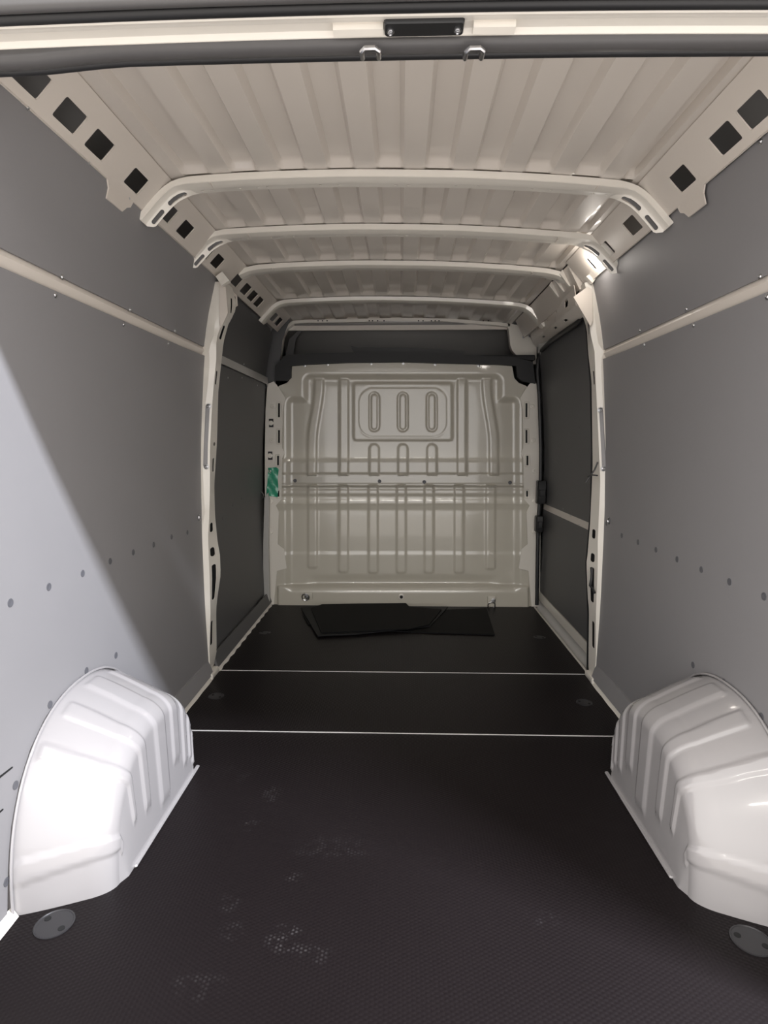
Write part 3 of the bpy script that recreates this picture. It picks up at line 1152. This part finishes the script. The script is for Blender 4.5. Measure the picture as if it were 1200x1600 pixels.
# ================================================================== SLIDING DOOR (right front)
sd = empty('sliding_door', (0.95, 3.4, 0.02), 'dark grey lined sliding door on the right between pillar and bulkhead', 'sliding door')
dm = lambda y, z, w: Vector(((wall_x(z) + 0.030 - w), y, z))
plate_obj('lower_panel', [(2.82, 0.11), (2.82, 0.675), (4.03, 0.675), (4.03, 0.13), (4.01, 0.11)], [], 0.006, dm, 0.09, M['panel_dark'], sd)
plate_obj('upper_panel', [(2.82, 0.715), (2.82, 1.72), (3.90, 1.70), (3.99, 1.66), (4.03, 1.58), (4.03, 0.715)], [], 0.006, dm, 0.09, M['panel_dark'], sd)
plate_obj('door_rail', [(2.82, 0.665), (4.02, 0.668), (4.02, 0.722), (2.82, 0.722)], [], 0.006, lambda y, z, w: Vector((wall_x(z) + 0.032 - w, y, z)), 0.05, M['rail'], sd)
plate_obj('door_frame', [(2.80, 0.03), (2.80, 1.78), (3.95, 1.78), (4.06, 1.65), (4.06, 0.03)], [[(2.84, 0.12), (4.02, 0.12), (4.02, 1.58), (3.9, 1.69), (2.84, 1.71)]], 0.01,
          lambda y, z, w: Vector((wall_x(z) + 0.036 - w, y, z)), 0.09, M['metal_grey'], sd)
for (px, py) in ((878, 596), (868, 898), (892, 917), (905, 668)):
    p = on_wall(px, py, -0.030)
    put('rivet', RIVET, (p.x, p.y, p.z), (-1, 0, 0), sd, 0.6)
for (px, py) in ((858, 794), (880, 795), (892, 806), (905, 820)):
    p = on_wall(px, py, -0.026)
    put('screw', SCREW, (p.x, p.y, p.z), (-1, 0, 0), sd, 0.45)
# seal around the door opening
sp = [(919, 1052, 2.83), (920, 960, 2.83), (917, 880, 2.83), (924, 800, 2.83), (926, 700, 2.83), (924, 600, 2.83), (920, 548, 2.83), (917, 512, 2.83), (914, 492, 2.9)]
pts = [at_y(px, py, y) for px, py, y in sp]
rail_seal = [Vector((0.845, 2.98, 1.692)), Vector((0.855, 3.3, 1.700)), Vector((0.866, 3.6, 1.704)), Vector((0.874, 3.82, 1.695))]
far = [(846, 548), (841, 562), (840, 580), (843, 620), (845.5, 700), (845, 760), (841, 820), (840, 880), (839, 945)]
pts += rail_seal + [at_y(px, py, 3.98) for px, py in far]
so = MB().tube(pts, [0.008] * len(sp) + [0.014] * len(rail_seal) + [0.013] * len(far), 8).build('sliding_door_seal', M['black'])
tag(so, 'black rubber seal around the sliding door opening on the right', 'door seal')
# latch blocks on the far edge
def block(px0, px1, py0, py1, y, lab, cat='latch'):
    a, b = at_y(px0, py1, y), at_y(px1, py0, y)
    e = empty('door_latch', ((a.x + b.x) / 2, y, a.z), lab, cat)
    MB().box(a.x, b.x, y - 0.03, y + 0.03, a.z, b.z, 0.006).build('housing', M['black'], e)
    m = (a.z + b.z) / 2
    MB().box(a.x + 0.008, b.x - 0.008, y - 0.045, y - 0.028, m - 0.025, m + 0.02, 0.005).build('catch', M['shelf'], e)
    return e


block(836, 848, 806, 831, 3.94, 'lower black latch block on the far edge of the sliding door opening')
block(838, 853, 751, 787, 3.95, 'upper black latch block on the far edge of the sliding door opening')
# lower guide track with pale edges
tr = empty('door_guide_track', (0.93, 3.4, 0.0), 'grey metal guide track along the floor below the sliding door', 'guide track')
v, f = loft([(0, 0)], 0, 1, 1) if False else (None, None)


def ysweep(prof, y0, y1, name, m, parent=None, n=1, **k):
    vs, fs = [], []
    q = len(prof)
    for i in range(n + 1):
        y = y0 + (y1 - y0) * i / n
        vs += [(x, y, z) for x, z in prof]
    for i in range(n):
        fs += [(i * q + j, i * q + (j + 1) % q, (i + 1) * q + (j + 1) % q, (i + 1) * q + j) for j in range(q)]
    fs += [tuple(range(q - 1, -1, -1)), tuple(n * q + j for j in range(q))]
    return mesh(name, vs, fs, m, parent, **k)


ysweep([(0.912, 0.0), (0.915, 0.006), (0.921, 0.006), (0.921, -0.012), (0.912, -0.012)], 2.80, 4.0, 'floor_edge', M['paint'], tr)
ysweep([(0.921, -0.01), (0.945, 0.012), (0.955, 0.05), (0.962, 0.050), (0.962, -0.01)], 2.80, 4.0, 'step_face', M['metal_grey'], tr, sharp=60)
ysweep([(0.945, 0.055), (0.948, 0.085), (0.952, 0.105), (0.965, 0.105), (0.965, 0.055)], 2.80, 4.02, 'upper_lip', M['paint'], tr)
for (px, py) in ((845, 958), (848, 963)):
    p = at_y(px, py, 3.93)
    put('screw', SCREW, p, (0, -1, 0), tr, 1.4)

# door header beam, top right
hb = empty('door_header_beam', (0.83, 3.4, 1.72), 'cream perforated beam above the sliding door on the right', 'beam')
def hbm(y, t, w):
    # t: 0 top to 0.085 lower edge, then underside
    q = (y - 2.85) / 1.13
    P = [(0.0, 0.770 + .055 * q, 1.822 + .035 * q), (0.012, 0.777 + .059 * q, 1.813 + .038 * q), (0.090, 0.781 + .073 * q, 1.742 + .048 * q), (0.100, 0.790 + .065 * q, 1.732 + .045 * q), (0.150, 0.84 + .05 * q, 1.700 + .045 * q)]
    for (a, xa, za), (b, xb, zb) in zip(P, P[1:]):
        if t <= b or b == 0.150:
            k = (t - a) / (b - a)
            return Vector((xa + (xb - xa) * k - w, y, za + (zb - za) * k - w * 0.4))


hs = [rrect(2.93, 3.00, 0.030, 0.070, 0.012, 3)]
for y in (3.20, 3.45, 3.62, 3.80):
    hs.append(rrect(y - 0.008, y + 0.008, 0.035, 0.055, 0.004, 2))
for y in (3.1, 3.35, 3.7):
    hs.append(rrect(y - 0.03, y + 0.03, 0.112, 0.124, 0.004, 2))
plate_obj('beam_face', [(2.78, 0), (4.06, 0), (4.06, 0.150), (2.78, 0.150)], hs, 0.003, hbm, 0.04, M['rail'], hb, sharp=25,
          lines=[[(2.79, 0.012), (4.05, 0.012)], [(2.79, 0.095), (4.05, 0.095)]])
ysweep([(0.795, 1.80), (0.738, 1.905), (0.748, 1.915), (0.83, 1.82)], 2.78, 4.0, 'upper_web', M['rail'], hb)
for y in (2.86, 2.96, 3.06):
    ysweep([(0.77, 1.835), (0.725, 1.89), (0.735, 1.910), (0.80, 1.84)], y, y + 0.018, 'cross_rib', M['paint'], hb)
ysweep([(0.905, 1.66), (0.915, 1.66), (0.90, 1.86), (0.885, 1.86)], 2.78, 4.06, 'dark_back', M['rubber'], hb)

# ================================================================== ADDED GLOW standing in for a bright reflection in the right rail
lp = empty('added_glow', (0.83, LY, 1.90), 'small added glow in place of a reflection in a square roof rail hole, right side', 'added glow')
mp = rail_map(1)
c = mp(LY, 0.05, -0.012)
plate_obj('glow_lens', rrect(LY - 0.050, LY + 0.050, 0.018, 0.081, 0.006, 3), [], 0.006, lambda y, t, w: mp(y, t, w - 0.012), 0.03, M['lens'], lp)
plate_obj('glow_backing', rrect(LY - 0.054, LY + 0.054, 0.014, 0.085, 0.006, 3), [], 0.02, lambda y, t, w: mp(y, t, w - 0.019), 0.03, M['metal_grey'], lp)
l = bpy.data.lights.new('added_glow_light', 'POINT')  # added point light, the spill around that glow
l.shadow_soft_size = 0.03
l.energy = 0.8
l.color = (1.0, 0.93, 0.85)
lo_ = bpy.data.objects.new('added_glow_light', l)
COL.objects.link(lo_)
pp_ = mp(LY, 0.05, -0.009)
lo_.location = pp_ + Vector((-0.035, 0, -0.035))

# ================================================================== BULKHEAD
S_B = None
def bk(px, py):
    p = at_y(px, py, Y_BULK)
    return p


def sd_rr(x, y, x0, x1, y0, y1, r):
    cx, cy = (x0 + x1) / 2, (y0 + y1) / 2
    qx, qy = abs(x - cx) - (x1 - x0) / 2 + r, abs(y - cy) - (y1 - y0) / 2 + r
    return math.hypot(max(qx, 0), max(qy, 0)) + min(max(qx, qy), 0) - r


def raised(d, e=2.4):
    return smooth01(0.5 - d / e)


def groove(d, w=1.8, e=2.0):
    return smooth01((w - abs(d)) / e + 0.2)


def bulk_h(x, y):
    h = 0.0
    cx = 629.5
    mx = x if x < cx else 2 * cx - x            # mirrored coordinate
    # overall bowl: field set back from the edges
    edge = min(sd_rr(x, y, 444, 815, 618, 925, 14), sd_rr(x, y, 471, 788, 582, 900, 14))
    h -= 14 * smooth01(-edge / 13)
    # window-shaped field
    if y < 742:
        h += 5 * raised(sd_rr(x, y, 552, 707, 598, 688, 5), 4)
        h -= 3.0 * groove(sd_rr(x, y, 559, 700, 604, 683, 24), 1.2, 2)
        for c in (584.5, 629.5, 675):
            h -= 4.5 * groove(sd_rr(x, y, c - 6.5, c + 6.5, 614, 672.5, 6.5), 2.2, 2.2)
            h += 5 * raised(sd_rr(x, y, c - 7.5, c + 7.5, 694, 775, 7.5), 4)
        # straight flutes
        h += 6 * raised(sd_rr(mx, y, 530, 544, 592, 780, 3), 4)
        # curved flutes
        t = smooth01((y - 600) / 95)
        o = 491 - 11 * t
        h += 6.5 * raised(max(abs(mx - (o + 7)) - 7, 592 - y), 4)
        # lower ledge
        h += 6 * smooth01((y - 713) / 12)
    else:
        h += 6
    # middle rail
    if 736 < y < 764:
        h += 8 * smooth01(5 - abs(y - 750) / 2.2) * 0.9
        h -= 2 * groove(abs(y - 750) - 7, 1, 1.5)
    # lower half
    if y >= 758:
        for (c, e) in ((488, 888), (536.5, 895), (583, 896), (627, 896), (670.5, 896), (717.5, 896), (767, 890)):
            h += 5.5 * raised(sd_rr(x, y, c - 7.2, c + 7.2, 700, e, 4), 4)
        h += 3.5 * (smooth01((y - 763) / 5) - smooth01((y - 771) / 5)) + 3.0 * (smooth01((y - 779) / 4) - smooth01((y - 787) / 4))
        h -= 3.0 * (smooth01((y - 790) / 8))
        h += 3.0 * smooth01((y - 862) / 5)
        d = sd_rr(x, y, 484, 776, 895, 914, 8)
        h -= 6 * smooth01((y - 897) / 12) * (1 - smooth01((y - 911) / 5)) * smooth01((x - 476) / 18) * smooth01((782 - x) / 18)
        h += 12 * smooth01((y - 913) / 4) * smooth01((x - 433) / 4) * smooth01((827 - x) / 4)
    return h * 1.5 / 1000.0


left_b = [(566, 457), (590, 455), (598, 449), (603, 436), (612, 428), (640, 424), (730, 421), (800, 420), (945, 421), (952, 421)]
right_b = [(566, 799), (590, 803), (598, 810), (603, 822), (612, 833), (640, 836), (730, 837), (800, 838), (945, 837), (952, 837)]
vs, fs = [], []
NXB, NYB = 250, 228
for j in range(NYB + 1):
    py = 566 + (948 - 566) * j / NYB
    xl, xr = lerp_table(left_b, py), lerp_table(right_b, py)
    for i in range(NXB + 1):
        px = 418 + (842 - 418) * i / NXB
        px = max(xl, min(xr, px))
        bend = 2.2 * ((px - 629) / 200) ** 2 if py < 600 else 0
        p = at_y(px, min(py + bend * 0.6 * (1 if py < 572 else 0), 951), Y_BULK)
        hgt = bulk_h(px, py)
        vs.append(Vector((p.x, Y_BULK - hgt, max(p.z, 0.0))))
for j in range(NYB):
    for i in range(NXB):
        a = j * (NXB + 1) + i
        q = (a, a + NXB + 1, a + NXB + 2, a + 1)
        pts = [vs[k] for k in q]
        if (pts[0] - pts[3]).length < 1e-6 and (pts[1] - pts[2]).length < 1e-6:
            continue
        fs.append(q)
used = sorted({i for f in fs for i in f})
ix = {i: k for k, i in enumerate(used)}
bulk = mesh('bulkhead', [vs[i] for i in used], [tuple(ix[i] for i in f) for f in fs], M['bulk'], origin=(0, Y_BULK, 0), sharp=60)
tag(bulk, 'beige ribbed metal bulkhead with a window-shaped panel at the far end', 'bulkhead')
# backing so the sheet has depth and nothing is seen past it
P = [bk(px, py) for px, py in ((455, 566), (800, 566), (806, 596), (836, 612), (842, 948), (416, 948), (424, 612), (450, 596))]
MB().prism([(p.x, max(0, p.z)) for p in P], lambda u, v, w: Vector((u, Y_BULK + w, v)), 0.022, 0.04).build('back_sheet', M['skin'], bulk, smooth=False)
# screws on the upper flange and bolts on the middle rail
for (px, py) in ((512, 569), (580, 568), (630, 567), (680, 569), (748, 571), (476, 571)):
    p = at_y(px, py, Y_BULK - bulk_h(px, py) - 0.001)
    put('screw', SCREW, p, (0, -1, 0), bulk, 1.1)
for (px, py) in ((461, 751), (593, 752), (663, 753), (797, 754)):
    p = at_y(px, py, Y_BULK)
    put('rail_bolt', RIVET, (p.x, Y_BULK - bulk_h(px, py) - 0.001, p.z), (0, -1, 0), bulk, 1.2)
p = at_y(627, 932, Y_BULK - bulk_h(627, 932) - 0.001)
put('grommet', RING_BOLT, p, (0, -1, 0), bulk, 1.9)
MB().lathe([(0.011, 0), (0.011, 0.002), (0.001, 0.002)], 12, Matrix.Translation((p.x, p.y - 0.013, p.z)) @ Matrix.Rotation(math.radians(90), 4, 'X')).build('grommet_hole', M['hole'], bulk)

# slotted side flanges joining bulkhead and body
for side, nm in ((-1, 'left'), (1, 'right')):
    def T(px, s=side):
        return px if s < 0 else 1259 - px - (0.5)
    out = [(418, 600), (428, 596), (436, 606), (446, 622), (442, 640), (441, 700), (445, 708), (441, 716), (440, 760), (440, 780), (431, 790), (436, 800), (434, 850), (444, 858), (448, 888), (433, 892), (428, 948), (415, 948), (414, 800), (414, 700), (415, 640)]
    hs = [[(434.5, 630), (437.5, 630), (437.5, 652), (434.5, 652)], [(434.5, 672), (437.5, 672), (437.5, 692), (434.5, 692)], [(433, 712), (436, 712), (436, 727), (433, 727)], [(433.5, 767), (436.5, 767), (436.5, 776), (433.5, 776)]]
    conv = lambda pts: [tuple((lambda q: (q.x, max(q.z, 0.002)))(at_y(T(x), y, Y_BULK - 0.02))) for x, y in pts]
    o2 = conv(out)
    fo = plate_obj('side_flange', o2, [conv(h) for h in hs], 0.003,
                   lambda u, v, w: Vector((u, Y_BULK - 0.022 - w, v)), 0.05, M['paint'], bulk, smooth=False)
    # raised rims around the slots
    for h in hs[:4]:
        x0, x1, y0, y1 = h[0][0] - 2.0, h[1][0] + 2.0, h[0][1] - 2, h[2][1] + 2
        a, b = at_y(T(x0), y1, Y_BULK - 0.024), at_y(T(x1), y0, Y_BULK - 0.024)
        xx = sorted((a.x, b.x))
        MB().box(xx[0] + 0.003, xx[1] - 0.003, Y_BULK - 0.018, Y_BULK - 0.0172, a.z + 0.003, b.z - 0.003).build('flange_slot_shade', M['hole'], bulk)  # black box behind each slot, colour standing in for its shade
        loop = [(u, Y_BULK - 0.026, v) for u, v in rrect(xx[0], xx[1], a.z, b.z, 0.008, 2)]
        MB().tube(loop, 0.0028, 6, True).build('slot_rim', M['paint'], bulk)
    bolts = [(426.5, 635, 'p'), (425, 688, 'p'), (423, 736, 'p'), (423, 784, 'p'), (423, 831, 'p')]
    if side < 0:
        bolts += [(423.5, 661, 'b'), (422, 712, 'b')]
    for (px, py, k) in bolts:
        p = at_y(T(px), py, Y_BULK - 0.026)
        put('flange_bolt', RING_BOLT, p, (0, -1, 0), bulk, 1.5)
        if k == 'b':
            MB().box(p.x - 0.014, p.x + 0.016, Y_BULK - 0.0275, Y_BULK - 0.0245, p.z - 0.028, p.z + 0.028, 0.001).build('black_clip', M['black'], bulk)

# body side post seen edge-on left of the bulkhead
vs = []
pp = [(419, 770), (414, 778), (412, 850), (412, 945), (417, 950), (422, 950), (420, 850), (421, 780)]
P = [at_y(px, py, 3.98) for px, py in pp]
so = MB().prism([(p.x, max(0.002, p.z)) for p in P], lambda u, v, w: Vector((u, 3.965 + w, v)), 0, 0.03).build('corner_post', M['metal_grey'], None, smooth=False)
tag(so, 'narrow pale corner post at the lower left edge of the bulkhead', 'corner post')

# lashing rings low on the bulkhead
for (px, py, side, lab) in ((482, 932, -1, 'steel lashing ring on the left foot of the bulkhead'), (768, 938, 1, 'steel lashing ring on the right foot of the bulkhead')):
    p = at_y(px, py, Y_BULK - 0.03)
    e = empty('lashing_ring', (p.x, p.y, p.z), lab, 'lashing ring')
    MB().box(p.x - 0.03, p.x + 0.03, Y_BULK - 0.036, Y_BULK - 0.022, p.z - 0.02, p.z + 0.03, 0.004).build('base_plate', M['bulk'], e)
    put('bolt', BOLT, (p.x + 0.012 * side, Y_BULK - 0.036, p.z), (0, -1, 0), e, 1.2)
    cx, cz = (p.x - 0.018, p.z) if side < 0 else (p.x - 0.002, p.z - 0.030)
    MB().tube([(cx + 0.024 * math.cos(a), Y_BULK - 0.048 - 0.006 * math.sin(a), cz + 0.024 * math.sin(a)) for a in [2 * math.pi * k / 18 for k in range(18)]], 0.004, 6, True).build('ring', M['steel'], e)

# green tape on the left flange
P = [(419, 731), (432, 730), (436, 733), (434, 745), (435, 757), (434, 777), (416, 774), (418, 750)]
Q = [at_y(px, py, Y_BULK - 0.03) for px, py in P]
so = plate_obj('green_tape', [(p.x, p.z) for p in Q], [], 0.001,
               lambda u, v, w: Vector((u, Y_BULK - 0.032 - w - 0.003 * math.sin(u * 130 + v * 70), v)), 0.02, M['tape'])
tag(so, 'piece of green adhesive tape on the left edge of the bulkhead', 'tape')
# small wire clip beside it
so = MB().tube([at_y(px, py, 3.93) for px, py in ((408, 768), (412, 773), (410, 779), (415, 776))], 0.003, 6).build('wire_clip', M['steel'])
tag(so, 'tiny metal clip on the left wall below the green tape', 'clip')

# ================================================================== CAB SHELF above the bulkhead
sh = empty('overhead_shelf', (0, 4.14, 1.60), 'black overhead cab shelf edge above the bulkhead', 'shelf')
pts = [(446, 556), (478, 553), (560, 551), (680, 553), (800, 558), (832, 566), (836, 600), (816, 596), (808, 590), (806, 572), (780, 570), (700, 568), (630, 566), (540, 567), (478, 570), (455, 572), (455, 590), (449, 595), (430, 595), (431, 572)]
P = [at_y(px, py, 4.02) for px, py in pts]
MB().prism([(p.x, p.z) for p in P], lambda u, v, w: Vector((u, 4.005 + w, v)), 0, 0.05).build('front_edge', M['shelf'], sh, smooth=False)
a, b = at_y(440, 555, 4.05), at_y(836, 560, 4.05)
MB().box(a.x, b.x, 4.05, 4.45, a.z - 0.04, a.z - 0.005, 0.004).build('shelf_board', M['shelf'], sh)
pts = [(548, 541), (560, 543), (640, 544), (690, 546), (725, 549), (725, 556), (555, 555)]
P = [at_y(px, py, 4.10) for px, py in pts]
MB().prism([(p.x, p.z) for p in P], lambda u, v, w: Vector((u, 4.09 + w, v)), 0, 0.008).build('raised_lip', M['black'], sh, smooth=False)
# grey headliner behind
vs, fs = [], []
n = 12
for i in range(n + 1):
    a = math.radians(-10 + 95 * i / n)
    yy = 4.12 + 0.30 * math.cos(a)
    zz = 1.66 + 0.262 * math.sin(a)
    for x in (-0.84, 0.80):
        vs.append((x, yy, zz))
    if i:
        fs.append((2 * i - 2, 2 * i - 1, 2 * i + 1, 2 * i))
hl = mesh('cab_headliner', vs, fs, M['headliner'])
tag(hl, 'dark grey curved cab headliner visible above the black shelf', 'headliner')
mod = hl.modifiers.new('thickness', 'SOLIDIFY')
mod.thickness = 0.01
# left dark pocket behind the frame
pts = [(446, 556), (452, 530), (470, 512), (476, 512), (462, 530), (458, 556)]
P = [at_y(px, py, YF + 0.08) for px, py in pts]
so = MB().prism([(p.x, p.z) for p in P], lambda u, v, w: Vector((u, YF + 0.08 + w, v)), 0, 0.01).build('corner_trim', M['rubber'], None, smooth=False)
tag(so, 'curved dark trim in the upper left corner over the cab shelf', 'trim')
# roof front closing panel over the headliner
g = MB().box(-0.84, 0.84, YF + 0.05, YF + 0.07, 1.885, 1.99)
struct(g.build('trim_roof_front', M['roof'], smooth=False))

# ================================================================== BLACK MATS on the floor
def mat_sheet(pts, z0, th, m, label):
    P = [at_z(px, py, z0 + th) for px, py in pts]
    o = MB().prism([(min(1, p.x), min(Y_BULK - 0.02, p.y)) for p in P], lambda u, v, w: Vector((u, v, w)), z0, z0 + th).build('floor_mat', m, None, smooth=False)
    return tag(o, label, 'floor mat')


mat_sheet([(512, 966), (478, 983), (482, 976), (474, 962), (760, 950), (773, 991), (640, 987)][2:] , 0.002, 0.006, M['mat'], 'black floor mat sheet at the bottom right of the stack by the bulkhead')
mat_sheet([(470, 949), (500, 946), (700, 948), (672, 978), (640, 981), (560, 990), (496, 993)], 0.009, 0.006, M['matgrey'], 'dark grey-edged floor mat sheet fanned out to the left in the stack')
mat_sheet([(486, 950), (503, 944), (634, 942), (640, 948), (690, 952), (670, 976), (640, 982), (502, 988)], 0.016, 0.006, M['mat'], 'topmost black floor mat sheet leaning against the bulkhead foot')

# ================================================================== WHEEL ARCHES
def wheel_arch(side, label, dy=0.0):
    NT, NV = 170, 70
    vs, fs = [], []
    cy, hw, hz = 1.635 + dy, 0.368, 0.440
    ci, hi_, zi = 1.655 + dy, 0.292, 0.325
    n = 2 / 2.25
    # raised bands in arc angle (deg from front foot over the top to the rear foot), with the v-range
    bands = [(15, 22, 0.30, 0.90), (28, 36, 0.10, 0.88), (45, 54, 0.08, 0.90), (64, 75, 0.08, 0.86), (84, 93, 0.08, 0.94), (104, 112, 0.09, 0.88, 2), (125, 131, 0.06, 0.84, 4), (166, 173, 0.03, 0.76, -9)]

    def outline(a, cy, hw, hz, n):
        c, s = math.cos(a), math.sin(a)
        return cy + hw * math.copysign(abs(c) ** n, c), hz * abs(s) ** n

    for j in range(NV + 1):
        v = j / NV
        for i in range(NT + 1):
            a = math.pi * i / NT
            y0, z0 = outline(a, cy, hw, hz, n)
            y1, z1 = outline(a, ci, hi_, zi, 2 / 2.5)
            ni = Vector((math.cos(a) * 0.9, math.sin(a)))
            if v < 0.50:                     # over the top, wall to shoulder
                k = v / 0.50
                x = 0.938 - (0.938 - 0.775) * k
                kk = k ** 1.25
                y, z = y0 + (y1 - y0) * kk * 0.62, z0 + (z1 - z0) * kk * 0.70
                nx_ = 0.12
            elif v < 0.68:                   # rounded shoulder
                k = (v - 0.50) / 0.18
                q = k * math.pi / 2
                x = 0.775 - 0.058 * math.sin(q)
                sh_ = 1 - 0.16 * (1 - math.cos(q))
                ya, za = y0 + (y1 - y0) * 0.62, z0 + (z1 - z0) * 0.70
                cyy = ci
                m = 0.62 + 0.38 * k
                mz = 0.70 + 0.30 * k
                y, z = y0 + (y1 - y0) * m, z0 + (z1 - z0) * mz
                y = cyy + (y - cyy) * (1 - 0.07 * (1 - math.cos(q)))
                z = z * (1 - 0.10 * (1 - math.cos(q)))
                nx_ = math.sin(q)
            else:                            # inner face, closing to the floor centre line
                k = (v - 0.68) / 0.32
                x = 0.717 - 0.012 * k
                yb = ci + (y1 - ci) * 0.93
                zb = z1 * 0.90
                y = yb + (ci + (yb - ci) * 0.90 - yb) * k
                z = zb * (1 - k)
                nx_ = 1.0
            # bands
            d = 0.0
            deg = math.degrees(a)
            for (b0, b1, va, vb, *sk) in bands:
                sk = sk[0] * v if sk else 0
                sl = 0
                if v > 0.5:
                    # bands lean towards the middle on the inner face
                    pass
                e = 1.1
                t = smooth01((deg - sk - b0) / e + .5) * smooth01((b1 - deg + sk) / e + .5)
                t *= smooth01((v - va) / 0.05) * smooth01((vb - v) / 0.03 + .5)
                d = max(d, t)
            dd = 0.0058 * d
            x -= nx_ * dd
            y += ni.x * dd * (1 - nx_ * .7)
            z += ni.y * dd * (1 - nx_ * .7)
            vs.append((side * x, y, max(z, 0.0)))
    for j in range(NV):
        for i in range(NT):
            q = (j * (NT + 1) + i, j * (NT + 1) + i + 1, (j + 1) * (NT + 1) + i + 1, (j + 1) * (NT + 1) + i)
            fs.append(q if side > 0 else q[::-1])
    o = mesh('wheel_arch', vs, fs, M['arch'], origin=(side * 0.82, cy, 0), sharp=70)
    tag(o, label, 'wheel arch')
    # welded flange on the floor and against the wall
    pts = [(side * 0.703, ci - hi_ * 0.80, 0.004), (side * 0.700, ci - hi_ * 0.5, 0.004), (side * 0.700, ci + hi_ * 0.6, 0.004), (side * 0.703, ci + hi_ * 0.90, 0.004)]
    MB().box(side * 0.697, side * 0.710, ci - hi_ * 0.74, ci + hi_ * 0.97, 0.0, 0.007, 0.003).build('floor_flange', M['arch'], o)
    wall = []
    for k in range(41):
        a = math.pi * k / 40
        y, z = outline(a, cy, hw + 0.003, hz + 0.003, n)
        wall.append((side * (wall_x(z) - 0.006), y, max(0.004, z)))
    MB().tube(wall, 0.0035, 6).build('wall_flange', M['arch'], o)
    return o


wheel_arch(-1, 'white ribbed left wheel arch on the floor against the left wall')
wheel_arch(1, 'white ribbed right wheel arch on the floor against the right wall', 0.0)

# repeats share a group name
GROUPS = {'roof_bow': 'roof bows across the cargo bay', 'tie_down_cap': 'round caps in the floor boards', 'door_striker': 'strikers on the rear header',
          'floor_mat': 'black mats stacked by the bulkhead', 'cable_tie': 'black ties on the right pillar', 'lashing_ring': 'lashing rings on the bulkhead foot',
          'joint_strip': 'joint strips across the floor', 'wheel_arch': 'wheel arches', 'door_pillar': 'door pillars', 'lining_panel': 'grey wall lining panels',
          'side_rail': 'body rails between the lining panels', 'roof_rail': 'roof rails with square holes', 'door_latch': 'latch blocks of the sliding door'}
for o in list(COL.objects):
    base = o.name.split('.')[0]
    if o.parent is None and base in GROUPS:
        o['group'] = GROUPS[base]
